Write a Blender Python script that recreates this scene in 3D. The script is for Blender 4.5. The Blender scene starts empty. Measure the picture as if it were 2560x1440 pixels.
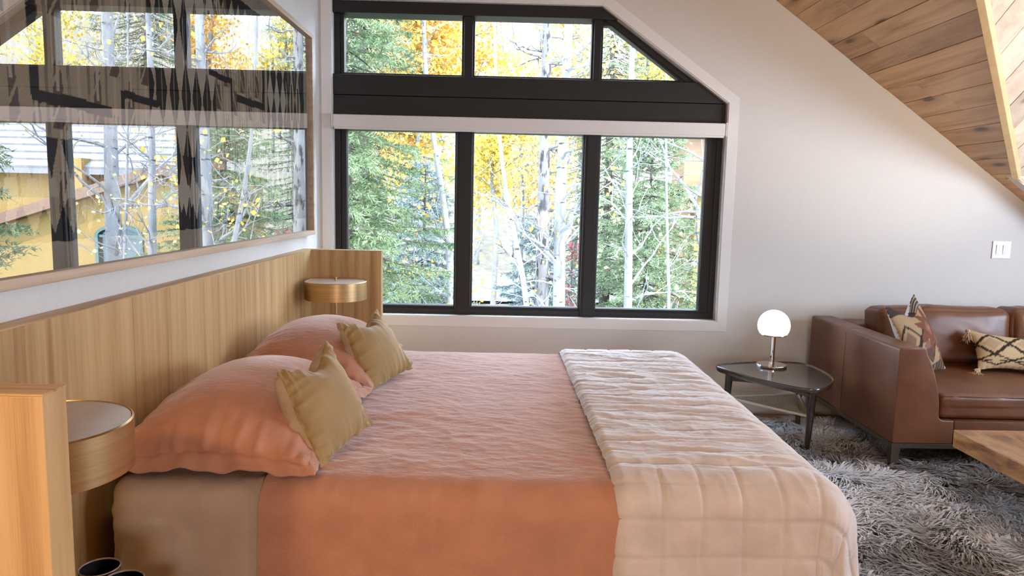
import bpy, bmesh, math, random
import numpy as np
from math import sin, cos, pi, radians, sqrt, atan2
from mathutils import Vector, Matrix
from mathutils.geometry import tessellate_polygon

random.seed(7)
sc = bpy.context.scene
COL = sc.collection

# ------------------------------------------------------------------ camera
F_PX, CAM_H = 1812.0, 1.45
PSI, TH, RHO = radians(.95), radians(6.92), radians(1.28)
fw = Vector((sin(PSI) * cos(TH), cos(PSI) * cos(TH), -sin(TH)))
r0 = Vector((cos(PSI), -sin(PSI), 0))
u0 = r0.cross(fw)
rt = cos(RHO) * r0 + sin(RHO) * u0
up = -sin(RHO) * r0 + cos(RHO) * u0
cd = bpy.data.cameras.new('camera')
cd.sensor_width = 36.0
cd.lens = F_PX / 2560 * 36.0
cd.clip_start, cd.clip_end = .05, 500
cam = bpy.data.objects.new('camera', cd)
cam.matrix_world = Matrix(((rt.x, up.x, -fw.x, 0), (rt.y, up.y, -fw.y, 0), (rt.z, up.z, -fw.z, CAM_H), (0, 0, 0, 1)))
COL.objects.link(cam)
sc.camera = cam

# ------------------------------------------------------------------ sky, sun, exposure
SKY, SUN, EXPO = 19.0, 12.0, 0.18
w = bpy.data.worlds.new('sky')
sc.world = w
w.use_nodes = True
bg = w.node_tree.nodes['Background']
bg.inputs[0].default_value = (.63, .785, 1.0, 1)
bg.inputs[1].default_value = SKY
sd = bpy.data.lights.new('sun', 'SUN')
sd.energy, sd.angle, sd.color = SUN, radians(.6), (1, .95, .86)
so = bpy.data.objects.new('sun', sd)
so.rotation_euler = Vector((.50, -.52, .69)).to_track_quat('Z', 'Y').to_euler()
COL.objects.link(so)
vs = sc.view_settings
vs.view_transform, vs.look, vs.exposure, vs.gamma = 'Standard', 'None', EXPO, 1.0
vs.use_curve_mapping = False
sc.cycles.use_adaptive_sampling = True
sc.cycles.adaptive_threshold = .12
sc.cycles.max_bounces = 6
sc.cycles.diffuse_bounces = 3
sc.cycles.glossy_bounces = 3
sc.cycles.transparent_max_bounces = 12
sc.cycles.transmission_bounces = 4
sc.cycles.caustics_reflective = False
sc.cycles.caustics_refractive = False
sc.cycles.sample_clamp_indirect = 6.0


def light(name, kind, loc, energy, color, target=None, **kw):
    d = bpy.data.lights.new(name, kind)
    d.energy, d.color = energy, color
    for k, v in kw.items():
        setattr(d, k, v)
    o = bpy.data.objects.new(name, d)
    o.location = loc
    if target is not None:
        o.rotation_euler = (Vector(target) - Vector(loc)).to_track_quat('-Z', 'Y').to_euler()
    COL.objects.link(o)
    return o


WARM = (1.0, .63, .30)
# daylight portals in the openings, rear one added (they only guide the sky light)
for nm, loc, tgt, sx, sy in (('window_portal', (.18, 5.2, 1.68), (.18, 0, 1.68), 2.7, 2.1),
                             ('rear_opening_portal', (1.1, -3.25, 1.5), (1.1, 0, 1.5), 1.0, .8),
                             ('dormer_portal', (4.95, 2.4, 1.7), (0, 2.4, 1.7), 2.8, 1.7)):
    p = light(nm, 'AREA', loc, 1, (1, 1, 1), tgt, shape='RECTANGLE', size=sx, size_y=sy)
    p.data.cycles.is_portal = True
# warm spots out of view; the first is added low to brighten the wing
DL = [((-1.0, -.1, 1.9), 22), ((.6, -.9, 3.4), 4), ((1.9, .2, 2.6), 3)]
for loc, e in DL:
    light('warm_spot', 'SPOT', loc, e * 3, WARM, (loc[0] + .0, loc[1] + .5, 0), spot_size=radians(150), spot_blend=.9, shadow_soft_size=.09)

light('rear_warm_fill', 'POINT', (.7, -1.5, 1.15), 46, WARM, shadow_soft_size=.15)  # added out of view, warms the bed's near side and sofa front
light('dormer_fill', 'SPOT', (3.95, 2.1, .9), 170, (1, .9, .76), (3.0, 3.9, 2.2), spot_size=radians(62), spot_blend=.7, shadow_soft_size=.06)  # added spot out of view, brightens the dormer boards
light('ceiling_glow_fill', 'POINT', (2.1, 1.9, 2.25), 11, WARM, shadow_soft_size=.08)  # added out of view for a warm glow on the ceiling boards


# ------------------------------------------------------------------ node helpers
class NT:
    def __init__(self, name):
        self.m = bpy.data.materials.new(name)
        self.m.use_nodes = True
        self.t = self.m.node_tree
        self.b = self.t.nodes['Principled BSDF']
        self.out = self.t.nodes['Material Output']

    def n(self, kind, **kw):
        x = self.t.nodes.new(kind)
        for k, v in kw.items():
            if hasattr(x, k) and not k[0].isupper():
                setattr(x, k, v)
            else:
                x.inputs[k].default_value = v
        return x

    def l(self, a, b):
        self.t.links.new(a, b)

    def coords(self, scale=(1, 1, 1), rnd=0.0, gen='Object', rot=(0, 0, 0)):
        tc = self.n('ShaderNodeTexCoord')
        mp = self.n('ShaderNodeMapping')
        mp.inputs['Scale'].default_value = scale
        mp.inputs['Rotation'].default_value = rot
        src = tc.outputs[gen]
        if rnd:
            oi = self.n('ShaderNodeObjectInfo')
            mul = self.n('ShaderNodeMath', operation='MULTIPLY')
            mul.inputs[1].default_value = rnd
            self.l(oi.outputs['Random'], mul.inputs[0])
            add = self.n('ShaderNodeVectorMath', operation='ADD')
            self.l(src, add.inputs[0])
            self.l(mul.outputs[0], add.inputs[1])
            src = add.outputs[0]
        self.l(src, mp.inputs['Vector'])
        return mp.outputs[0]

    def noise(self, vec, scale=5, detail=4, rough=.55, dist=0.0):
        x = self.n('ShaderNodeTexNoise')
        x.inputs['Scale'].default_value = scale
        x.inputs['Detail'].default_value = detail
        x.inputs['Roughness'].default_value = rough
        x.inputs['Distortion'].default_value = dist
        self.l(vec, x.inputs['Vector'])
        return x.outputs['Fac']

    def ramp(self, fac, stops):
        x = self.n('ShaderNodeValToRGB')
        els = x.color_ramp.elements
        while len(els) < len(stops):
            els.new(.5)
        for e, (p, c) in zip(els, stops):
            e.position = p
            e.color = (*c, 1) if len(c) == 3 else c
        self.l(fac, x.inputs[0])
        return x.outputs[0]

    def mix(self, fac, a, b, mode='MIX'):
        x = self.n('ShaderNodeMix', data_type='RGBA', blend_type=mode)
        if hasattr(fac, 'is_output'):
            self.l(fac, x.inputs[0])
        else:
            x.inputs[0].default_value = fac
        for i, v in ((6, a), (7, b)):
            if hasattr(v, 'is_output'):
                self.l(v, x.inputs[i])
            else:
                x.inputs[i].default_value = (*v, 1)
        return x.outputs[2]

    def bump(self, height, strength=.3, dist=.01, prev=None):
        x = self.n('ShaderNodeBump')
        x.inputs['Strength'].default_value = strength
        x.inputs['Distance'].default_value = dist
        self.l(height, x.inputs['Height'])
        if prev is not None:
            self.l(prev, x.inputs['Normal'])
        return x.outputs[0]

    def fin(self, col=None, rough=.6, metal=0.0, normal=None, spec=None, sheen=None, coat=None):
        b = self.b
        if col is not None:
            if hasattr(col, 'is_output'):
                self.l(col, b.inputs['Base Color'])
            else:
                b.inputs['Base Color'].default_value = (*col, 1)
        if hasattr(rough, 'is_output'):
            self.l(rough, b.inputs['Roughness'])
        else:
            b.inputs['Roughness'].default_value = rough
        b.inputs['Metallic'].default_value = metal
        if normal is not None:
            self.l(normal, b.inputs['Normal'])
        if spec is not None:
            b.inputs['Specular IOR Level'].default_value = spec
        if sheen is not None:
            b.inputs['Sheen Weight'].default_value = sheen[0]
            b.inputs['Sheen Roughness'].default_value = sheen[1]
            b.inputs['Sheen Tint'].default_value = (*sheen[2], 1)
        if coat is not None:
            b.inputs['Coat Weight'].default_value = coat[0]
            b.inputs['Coat Roughness'].default_value = coat[1]
        return self.m


def plain(name, col, rough=.6, metal=0.0, nscale=30, namp=.08, bump=0.0, spec=None, rnd=0.0):
    t = NT(name)
    v = t.coords(rnd=rnd)
    f = t.noise(v, nscale, 4)
    c = t.ramp(f, [(.3, tuple(x * (1 - namp) for x in col)), (.7, tuple(min(1, x * (1 + namp)) for x in col))])
    nb = t.bump(f, bump, .005) if bump else None
    return t.fin(c, rough, metal, nb, spec)


def wood(name, stops, scale, fine, rough=.45, rnd=0.0, knots=None, bump=.08, coat=None, dist=.6):
    """scale: stretch of the broad figure, fine: stretch of the pores."""
    t = NT(name)
    v = t.coords(scale, rnd)
    f1 = t.noise(v, 1.0, 3, .5, dist)
    v2 = t.coords(fine, rnd)
    f2 = t.noise(v2, 1.0, 5, .65)
    m = t.n('ShaderNodeMath', operation='MULTIPLY_ADD')
    t.l(f2, m.inputs[0])
    m.inputs[1].default_value = .45
    t.l(f1, m.inputs[2])
    s = t.n('ShaderNodeMath', operation='SUBTRACT')
    t.l(m.outputs[0], s.inputs[0])
    s.inputs[1].default_value = .22
    c = t.ramp(s.outputs[0], stops)
    if rnd:
        oi = t.n('ShaderNodeObjectInfo')
        tint = t.ramp(oi.outputs['Random'], [(0, (.80, .76, .72)), (.35, (.95, .90, .87)), (.7, (1.0, .98, .93)), (1, (1.12, 1.08, 1.0))])
        c = t.mix(1.0, c, tint, 'MULTIPLY')
    if knots:
        vk = t.coords(knots[0], rnd)
        vo = t.n('ShaderNodeTexVoronoi')
        vo.inputs['Scale'].default_value = 1.0
        t.l(vk, vo.inputs['Vector'])
        km = t.ramp(vo.outputs['Distance'], [(0, (1, 1, 1)), (knots[1] * .6, (.9, .9, .9)), (knots[1], (.25, .25, .25)), (knots[1] * 1.9, (0, 0, 0))])
        c = t.mix(km, c, knots[2])
    nb = t.bump(f2, bump, .004)
    return t.fin(c, rough, 0, nb, None, None, coat)


def fabric(name, col, weave=900, amp=.10, bump=.25, rough=.85, wr=None, sheen=None, col2=None):
    t = NT(name)
    v = t.coords()
    f = t.noise(v, 9, 5)
    c = t.ramp(f, [(.3, tuple(x * (1 - amp) for x in col)), (.72, tuple(min(1, x * (1 + amp)) for x in (col2 or col)))])
    va = t.coords((weave, weave * .18, weave))
    vb = t.coords((weave * .18, weave, weave * .18))
    fa, fb = t.noise(va, 1, 2), t.noise(vb, 1, 2)
    ad = t.n('ShaderNodeMath', operation='ADD')
    t.l(fa, ad.inputs[0])
    t.l(fb, ad.inputs[1])
    nb = t.bump(ad.outputs[0], bump, .0012)
    if wr:
        vw = t.coords(wr[0])
        fwn = t.noise(vw, 1, 6, .6, .8)
        nb = t.bump(fwn, wr[1], wr[2], nb)
    return t.fin(c, rough, 0, nb, .25, sheen)


def vcol(name, rough=.9, weave=500, bump=.3, mult=1.0):
    t = NT(name)
    a = t.n('ShaderNodeVertexColor', layer_name='Col')
    v = t.coords((weave, weave, weave))
    f = t.noise(v, 1, 3)
    g = t.ramp(f, [(.3, (.72 * mult,) * 3), (.7, (1.2 * mult,) * 3)])
    c = t.mix(1.0, a.outputs['Color'], g, 'MULTIPLY')
    return t.fin(c, rough, 0, t.bump(f, bump, .002), .2)


def glass_mat(name, base, ior, tint=(1, 1, 1)):
    """thin clear sheet: what passes goes straight on, the rest is mirrored by Fresnel."""
    t = NT(name)
    t.t.nodes.remove(t.b)
    tr = t.n('ShaderNodeBsdfTransparent')
    tr.inputs[0].default_value = (*tint, 1)
    gl = t.n('ShaderNodeBsdfGlossy')
    gl.inputs['Roughness'].default_value = 0.0
    gl.inputs['Color'].default_value = (1, 1, 1, 1)
    fr = t.n('ShaderNodeFresnel')
    fr.inputs['IOR'].default_value = ior
    ad = t.n('ShaderNodeMath', operation='ADD')
    ad.use_clamp = True
    ad.inputs[1].default_value = base
    t.l(fr.outputs[0], ad.inputs[0])
    mx = t.n('ShaderNodeMixShader')
    t.l(ad.outputs[0], mx.inputs[0])
    t.l(tr.outputs[0], mx.inputs[1])
    t.l(gl.outputs[0], mx.inputs[2])
    t.l(mx.outputs[0], t.out.inputs[0])
    return t.m


MAT = {}
MAT['wall'] = plain('painted plaster', (.70, .662, .625), .75, nscale=14, namp=.012, bump=.10)
MAT['wall_tex'] = plain('textured plaster', (.76, .745, .72), .8, nscale=60, namp=.02, bump=.45)
MAT['trim'] = plain('white trim paint', (.82, .79, .77), .45, nscale=20, namp=.01)
MAT['black'] = plain('black window paint', (.0055, .0052, .005), .5, nscale=12, namp=.15)
MAT['blind'] = plain('white blind fabric', (.86, .83, .81), .7, nscale=300, namp=.03)
MAT['plastic'] = plain('white plastic', (.84, .82, .78), .35, namp=.01)
MAT['grey_plastic'] = plain('grey latch plastic', (.10, .10, .10), .35, namp=.05)
OAK = [(.26, (.34, .175, .062)), (.44, (.52, .315, .135)), (.60, (.62, .405, .185)), (.82, (.69, .475, .235))]
MAT['oak_v'] = wood('oak veneer vertical grain', OAK, (26, 26, .7), (420, 420, 7), .42, bump=.10, dist=.3)
MAT['oak_y'] = wood('oak edge long grain', OAK, (30, 1.2, 30), (420, 9, 420), .45, bump=.08)
MAT['oak_x'] = wood('oak edge cross grain', OAK, (1.2, 40, 30), (9, 420, 420), .45, bump=.08)
MAT['frame_oak'] = wood('pale frame oak', [(.25, (.46, .32, .21)), (.6, (.62, .47, .34)), (.85, (.70, .56, .43))], (30, 1.0, 30), (400, 8, 400), .5)
PINE = [(.2, (.36, .195, .095)), (.42, (.56, .335, .175)), (.6, (.68, .44, .25)), (.85, (.78, .54, .34))]
MAT['pine_y'] = wood('knotty pine boards', PINE, (11, .9, 11), (180, 5, 180), .42, rnd=37.0,
                     knots=((6.5, 1.9, 6.5), .17, (.10, .045, .018)), bump=.05, dist=1.2)
MAT['pine_trim'] = wood('pine trim', [(.2, (.50, .34, .16)), (.8, (.66, .48, .26))], (14, 1.5, 14), (180, 9, 180), .45, bump=.05)
MAT['floor'] = wood('oak floor boards', [(.2, (.22, .12, .055)), (.6, (.34, .20, .10)), (.9, (.42, .27, .15))], (1.0, 14, 14), (8, 200, 200), .4, rnd=11.0)
MAT['walnut'] = wood('dark walnut', [(.2, (.014, .008, .006)), (.6, (.035, .02, .014)), (.9, (.06, .037, .025))], (9, 3, 9), (150, 20, 150), .22, coat=(.5, .12))
MAT['walnut_top'] = wood('worn dark walnut top', [(.2, (.02, .013, .009)), (.55, (.05, .034, .024)), (.9, (.11, .08, .058))], (7, 3, 7), (120, 16, 120), .25, coat=(.6, .1))
MAT['slab'] = wood('burl wood slab', [(.24, (.10, .035, .012)), (.42, (.24, .095, .028)), (.60, (.37, .175, .052)), (.82, (.46, .25, .09))], (6, 3, 9), (60, 14, 60), .35, coat=(.35, .15), dist=2.2)
MAT['brass'] = wood('brushed brass', [(.2, (.44, .28, .12)), (.8, (.58, .39, .19))], (2, 2, 120), (5, 5, 600), .34, bump=.03)
MAT['brass'].node_tree.nodes['Principled BSDF'].inputs['Metallic'].default_value = 1.0
MAT['shade_top'] = plain('satin brass top', (.62, .50, .41), .36, .9, nscale=50, namp=.03)
MAT['chrome'] = plain('chrome', (.82, .82, .84), .06, 1.0, namp=.01)
MAT['opal'] = plain('opal glass', (.93, .93, .93), .12, namp=.005)
MAT['opal'].node_tree.nodes['Principled BSDF'].inputs['Emission Color'].default_value = (1, .97, .94, 1)
MAT['opal'].node_tree.nodes['Principled BSDF'].inputs['Emission Strength'].default_value = .75
MAT['bronze'] = plain('bronze metal', (.16, .135, .10), .38, .85, namp=.1)
MAT['cane'] = plain('woven cane', (.60, .52, .40), .6, nscale=200, namp=.15)
MAT['terracotta'] = fabric('terracotta linen', (.575, .28, .185), wr=((22, 50, 30), .5, .007), sheen=(1.0, .30, (1, .95, .97)))
MAT['terracotta_side'] = MAT['terracotta']
MAT['sheet'] = fabric('sand cotton sheet', (.62, .47, .36), wr=((14, 14, 22), .2, .006))
MAT['quilt'] = fabric('blush quilt cotton', (.72, .635, .595), wr=((40, 90, 40), .30, .005), sheen=(1.0, .30, (1, 1, 1)))
MAT['velvet'] = fabric('gold velvet', (.36, .235, .098), weave=1500, rough=.6, bump=.1, wr=((30, 30, 30), .15, .004), sheen=(.9, .35, (.95, .85, .66)))
MAT['linen'] = fabric('beige linen', (.55, .42, .29), weave=700, bump=.35)
MAT['mattress'] = fabric('mattress ticking', (.7, .66, .6))
MAT['stoneware'] = plain('brown stoneware', (.055, .03, .022), .35, nscale=80, namp=.3)
MAT['stoneware_rim'] = plain('pale stoneware rim', (.36, .25, .20), .4, nscale=80, namp=.2)
MAT['vc'] = vcol('woven wool')
MAT['tassel'] = fabric('tan wool tassel', (.58, .42, .26), weave=900)


def leather():
    t = NT('cognac leather')
    v = t.coords()
    f = t.noise(v, 5, 5, .6)
    c = t.ramp(f, [(.25, (.11, .038, .015)), (.55, (.155, .056, .022)), (.8, (.20, .078, .033))])
    vo = t.n('ShaderNodeTexVoronoi', feature='DISTANCE_TO_EDGE')
    vo.inputs['Scale'].default_value = 320
    t.l(v, vo.inputs['Vector'])
    nb = t.bump(vo.outputs['Distance'], .12, .0015)
    nb = t.bump(t.noise(v, 16, 5), .10, .008, nb)
    return t.fin(c, t.ramp(f, [(.3, (.36,) * 3), (.8, (.48,) * 3)]), 0, nb, .55)


MAT['leather'] = leather()
MAT['glass'] = glass_mat('window glass', 0.0, 1.1)
MAT['art_glass'] = glass_mat('picture glass', .40, 1.2)
MAT['mat_board'] = fabric('cream mat board', (.64, .52, .39), weave=500)


# ------------------------------------------------------------------ mesh helpers
class MB:
    def __init__(self):
        self.v, self.f, self.mi = [], [], []
        self.n = 0

    def add(self, verts, faces, mi=0):
        verts = np.asarray(verts, float).reshape(-1, 3)
        self.v.append(verts)
        self.f += [tuple(i + self.n for i in fc) for fc in faces]
        self.mi += [mi] * len(faces)
        self.n += len(verts)

    def box(self, x0, x1, y0, y1, z0, z1, mi=0):
        self.add([(x, y, z) for x in (x0, x1) for y in (y0, y1) for z in (z0, z1)],
                 [(0, 1, 3, 2), (4, 6, 7, 5), (0, 4, 5, 1), (2, 3, 7, 6), (0, 2, 6, 4), (1, 5, 7, 3)], mi)

    def hexa(self, bot, top, mi=0):
        n = len(bot)
        self.add(list(bot) + list(top), [tuple(range(n))[::-1], tuple(range(n, 2 * n))] +
                 [(i, (i + 1) % n, n + (i + 1) % n, n + i) for i in range(n)], mi)

    def tube(self, pts, rad, seg=8, mi=0, cap=True):
        pts = np.asarray(pts, float)
        n = len(pts)
        rad = np.broadcast_to(np.asarray(rad, float), (n,))
        tg = np.gradient(pts, axis=0)
        tg /= np.linalg.norm(tg, axis=1)[:, None] + 1e-12
        ref = np.array((0, 0, 1.)) if abs(tg[0][2]) < .9 else np.array((1., 0, 0))
        ax = np.cross(tg, ref)
        ax /= np.linalg.norm(ax, axis=1)[:, None] + 1e-12
        ay = np.cross(tg, ax)
        a = np.linspace(0, 2 * pi, seg, endpoint=False)
        ring = ax[:, None] * np.cos(a)[None, :, None] + ay[:, None] * np.sin(a)[None, :, None]
        vv = (pts[:, None] + ring * rad[:, None, None]).reshape(-1, 3)
        fc = [(i * seg + j, i * seg + (j + 1) % seg, (i + 1) * seg + (j + 1) % seg, (i + 1) * seg + j) for i in range(n - 1) for j in range(seg)]
        if cap:
            fc += [tuple(range(seg))[::-1], tuple(range((n - 1) * seg, n * seg))]
        self.add(vv, fc, mi)

    def lathe(self, prof, cx, cy, seg=48, mi=0):
        a = np.linspace(0, 2 * pi, seg, endpoint=False)
        vv = [(cx + r * cos(t), cy + r * sin(t), z) for r, z in prof for t in a]
        fc = [(i * seg + j, i * seg + (j + 1) % seg, (i + 1) * seg + (j + 1) % seg, (i + 1) * seg + j) for i in range(len(prof) - 1) for j in range(seg)]
        if prof[0][0] > 1e-6:
            fc.append(tuple(range(seg))[::-1])
        if prof[-1][0] > 1e-6:
            fc.append(tuple(range((len(prof) - 1) * seg, len(prof) * seg)))
        self.add(vv, fc, mi)

    def prism(self, outer, holes, a0, a1, axis='Y', mi=0):
        """polygon (u,v) with holes, extruded along an axis. axis Y: (u,v)=(x,z); X: (y,z); Z: (x,y)"""
        loops = [list(outer)] + [list(h) for h in holes]
        flat = [p for lp in loops for p in lp]
        tris = tessellate_polygon([[Vector((p[0], p[1], 0)) for p in lp] for lp in loops])

        def mk(p, a):
            return {'Y': (p[0], a, p[1]), 'X': (a, p[0], p[1]), 'Z': (p[0], p[1], a)}[axis]
        n = len(flat)
        fc = [tuple(t) for t in tris] + [tuple(i + n for i in t[::-1]) for t in tris]
        k = 0
        for lp in loops:
            m = len(lp)
            fc += [(k + i, k + (i + 1) % m, n + k + (i + 1) % m, n + k + i) for i in range(m)]
            k += m
        self.add([mk(p, a0) for p in flat] + [mk(p, a1) for p in flat], fc, mi)

    def grid(self, P, mi=0, wrap=False):
        n, m = P.shape[:2]
        self.add(P.reshape(-1, 3), [(i * m + j, (i + 1) * m + j, (i + 1) * m + j + 1, i * m + j + 1) for i in range(n - 1) for j in range(m - 1)], mi)


def rootloc(o):
    v = Vector((0, 0, 0))
    while o is not None:
        v += o.location
        o = o.parent
    return v


def make(name, mb, mats, parent=None, smooth=False, bevel=0.0, loc=None, angle=None, fixn=True, cols=None, seg=2):
    """one mesh object from world coordinates; loc (things without parts): origin at the base"""
    base = rootloc(parent) if parent is not None else Vector(loc or (0, 0, 0))
    me = bpy.data.meshes.new(name)
    vv = np.concatenate(mb.v) - np.array(base)
    me.from_pydata(vv.tolist(), [], mb.f)
    if not isinstance(mats, (list, tuple)):
        mats = [mats]
    for m in mats:
        me.materials.append(MAT[m] if isinstance(m, str) else m)
    if len(mats) > 1:
        me.polygons.foreach_set('material_index', mb.mi)
    if fixn:
        bm = bmesh.new()
        bm.from_mesh(me)
        bmesh.ops.recalc_face_normals(bm, faces=bm.faces)
        if bevel:
            es = [e for e in bm.edges if len(e.link_faces) == 2 and e.calc_face_angle(0) > .6]
            bmesh.ops.bevel(bm, geom=es, offset=bevel, segments=seg, profile=.6, affect='EDGES')
        bm.to_mesh(me)
        bm.free()
    if cols is not None:
        ca = me.color_attributes.new('Col', 'FLOAT_COLOR', 'POINT')
        c4 = np.ones((len(me.vertices), 4), np.float32)
        c4[:, :3] = cols
        ca.data.foreach_set('color', c4.ravel())
    if smooth:
        me.polygons.foreach_set('use_smooth', [True] * len(me.polygons))
        if angle:
            me.set_sharp_from_angle(angle=radians(angle))
    me.update()
    o = bpy.data.objects.new(name, me)
    COL.objects.link(o)
    if parent is not None:
        o.parent = parent
    else:
        o.location = base
    return o


def raw(name, V, Fq, mat, parent=None, smooth=False, loc=None):
    """large numpy mesh: V (n,3), Fq (m,k) with k=3 or 4"""
    base = rootloc(parent) if parent is not None else Vector(loc or (0, 0, 0))
    me = bpy.data.meshes.new(name)
    V = np.asarray(V, np.float32) - np.array(base, np.float32)
    Fq = np.asarray(Fq, np.int32)
    m, k = Fq.shape
    me.vertices.add(len(V))
    me.vertices.foreach_set('co', V.ravel())
    me.loops.add(m * k)
    me.loops.foreach_set('vertex_index', Fq.ravel())
    me.polygons.add(m)
    me.polygons.foreach_set('loop_start', np.arange(0, m * k, k, dtype=np.int32))
    me.update(calc_edges=True)
    me.materials.append(MAT[mat] if isinstance(mat, str) else mat)
    if smooth:
        me.polygons.foreach_set('use_smooth', np.ones(m, bool))
    o = bpy.data.objects.new(name, me)
    COL.objects.link(o)
    if parent is not None:
        o.parent = parent
    else:
        o.location = base
    return o


def tag(o, label=None, cat=None, group=None, kind=None):
    if label:
        o['label'] = label
    if cat:
        o['category'] = cat
    if group:
        o['group'] = group
    if kind:
        o['kind'] = kind
    return o


def thing(name, loc, label, cat, group=None, kind=None):
    o = bpy.data.objects.new(name, None)
    o.empty_display_size = .1
    o.location = loc
    COL.objects.link(o)
    return tag(o, label, cat, group, kind)


def struct(name, mb, mat, label=None, **kw):
    return tag(make(name, mb, mat, **kw), label, None, None, 'structure')


# value noise
_rs = np.random.RandomState(5)
_T = _rs.rand(256, 256)


def vnoise(x, y):
    xi, yi = np.floor(x).astype(int), np.floor(y).astype(int)
    fx, fy = x - xi, y - yi
    fx, fy = fx * fx * fx * (fx * (fx * 6 - 15) + 10), fy * fy * fy * (fy * (fy * 6 - 15) + 10)
    a, b = _T[xi & 255, yi & 255], _T[(xi + 1) & 255, yi & 255]
    c, d = _T[xi & 255, (yi + 1) & 255], _T[(xi + 1) & 255, (yi + 1) & 255]
    return (a * (1 - fx) + b * fx) * (1 - fy) + (c * (1 - fx) + d * fx) * fy


def fbm(x, y, oct=4, gain=.5):
    s, a = 0, 1.0
    for i in range(oct):
        s = s + a * (vnoise(x * 2 ** i + 17.3 * i, y * 2 ** i + 9.1 * i) - .5)
        a *= gain
    return s


def ridged(x, y, oct=3):
    s, a = 0, 1.0
    for i in range(oct):
        s = s + a * (1 - np.abs(2 * vnoise(x * 2 ** i + 31.7 * i, y * 2 ** i + 5.3 * i) - 1)) ** 3
        a *= .5
    return s


def rbox(x0, x1, y0, y1, z0, z1, r, n=8, puff=(0, 0, 0), wr=None):
    """rounded, optionally puffed box as grids; returns an MB"""
    c = np.array(((x0 + x1) / 2, (y0 + y1) / 2, (z0 + z1) / 2))
    h = np.array(((x1 - x0) / 2, (y1 - y0) / 2, (z1 - z0) / 2))
    mb = MB()
    t = np.linspace(-1, 1, 2 * n + 1)
    # denser towards the edges
    t = np.sign(t) * (1 - (1 - np.abs(t)) ** 1.6)
    U, V = np.meshgrid(t, t, indexing='ij')
    for ax in range(3):
        for s in (-1, 1):
            q = np.zeros(U.shape + (3,))
            q[..., ax] = s
            q[..., (ax + 1) % 3] = U * s
            q[..., (ax + 2) % 3] = V
            p = q * h
            inn = np.clip(p, -(h - r), h - r)
            d = p - inn
            d /= np.linalg.norm(d, axis=-1, keepdims=True) + 1e-9
            o = inn + d * r
            for k in range(3):
                if puff[k]:
                    a, b = q[..., (k + 1) % 3], q[..., (k + 2) % 3]
                    o[..., k] += puff[k] * np.sign(q[..., k]) * (np.abs(q[..., k]) ** 1) * (1 - a ** 2) ** .7 * (1 - b ** 2) ** .7
            o = o + c
            if wr is not None:
                o = o + d * wr(o)[..., None]
            mb.grid(o)
    return mb


def weld(o, dist=1e-4):
    bm = bmesh.new()
    bm.from_mesh(o.data)
    bmesh.ops.remove_doubles(bm, verts=bm.verts, dist=dist)
    bmesh.ops.recalc_face_normals(bm, faces=bm.faces)
    bm.to_mesh(o.data)
    bm.free()
    o.data.polygons.foreach_set('use_smooth', [True] * len(o.data.polygons))
    return o


# ------------------------------------------------------------------ room shell
DW = 4.932           # room face of the window wall
WL = -1.226          # left wall face
XK = 3.95            # knee wall
RIDGE_X, RIDGE_Z = .30, 2.793 - .715 * (.30 - 1.774)


def slope_z(x):
    return 2.793 - .715 * (x - 1.774)


def slope_zl(x):
    return RIDGE_Z - .5 * (RIDGE_X - x)


OPEN = [(-1.145, .645), (1.503, .645), (1.503, 2.124), (.635, 2.735), (-1.145, 2.735)]
m = MB()
wp = [(WL - .3, -.2), (XK + 1.2, -.2), (XK + 1.2, 1.5), (XK, slope_z(XK) + .1), (RIDGE_X, RIDGE_Z + .1), (WL - .3, slope_zl(WL - .3) + .1)]
wp = [(WL - .3, -.2), (XK + .2, -.2), (XK + .2, slope_z(XK + .2) + .1), (RIDGE_X, RIDGE_Z + .1), (WL - .3, slope_zl(WL - .3) + .1)]
m.prism(wp, [OPEN], DW, DW + .22)
struct('wall_front', m, 'wall', 'off-white wall around the window')
m = MB()
m.box(WL - .3, WL, -3.4, DW + .0, -.2, slope_zl(WL) + .05)
struct('wall_left', m, 'wall_tex', 'white textured wall behind the headboard')
m = MB()
m.prism([(WL, -.2), (XK + 1.2, -.2), (XK + 1.2, 2.2), (RIDGE_X, RIDGE_Z + .1), (WL, slope_zl(WL) + .1)],
        [[(.6, 1.1), (1.6, 1.1), (1.6, 1.9), (.6, 1.9)]], -3.42, -3.2)  # opening added in the unseen wall to let fill daylight in
struct('wall_back', m, 'wall', 'off-white wall at the back of the room')
m = MB()
m.box(XK, XK + .15, -3.2, .06, -.2, 1.3)
m.box(XK, XK + .15, 4.742, DW, -.2, 1.3)
m.prism([(.0, -.2), (4.8, -.2), (4.8, 1.8), (2.4, 3.35), (0, 1.8)], [[(1.2, 1.0), (3.6, 1.0), (3.6, 1.75), (2.4, 2.4), (1.2, 1.75)]], 4.9, 5.05, 'X')
m.prism([(3.33, 1.676), (XK, slope_z(XK) - .03), (XK, -.2), (5.0, -.2), (5.0, 1.75), (3.34, 1.75)], [], 4.732, 4.80)
m.prism([(3.33, 1.676), (XK, slope_z(XK) - .03), (XK, -.2), (5.0, -.2), (5.0, 1.75), (3.34, 1.75)], [], .0, .06)
struct('wall_right', m, 'wall', 'off-white knee walls and dormer walls on the right')
m = MB()
m.box(WL - .2, 5.05, -3.4, DW + .2, -.25, -.02)
floor = struct('floor', m, 'floor', 'brown oak floor')
yy, k = DW, 0
rr = random.Random(3)
while yy > 4.2:                                     # the boards that show between rug and wall
    xs = [WL, -.2 + rr.random() * .5, 1.2 + rr.random() * .9, 2.5 + rr.random() * .5, 4.6]
    for a, b in zip(xs, xs[1:]):
        m = MB()
        m.box(a + .001, b - .001, yy - .138, yy - .0015, -.02, 0)
        make('floor_board', m, 'floor', floor)
    yy -= .1395
m = MB()
m.box(WL, 4.85, -3.2, yy, -.02, -.0005)
make('floor_field', m, 'floor', floor)
m = MB()
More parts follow.
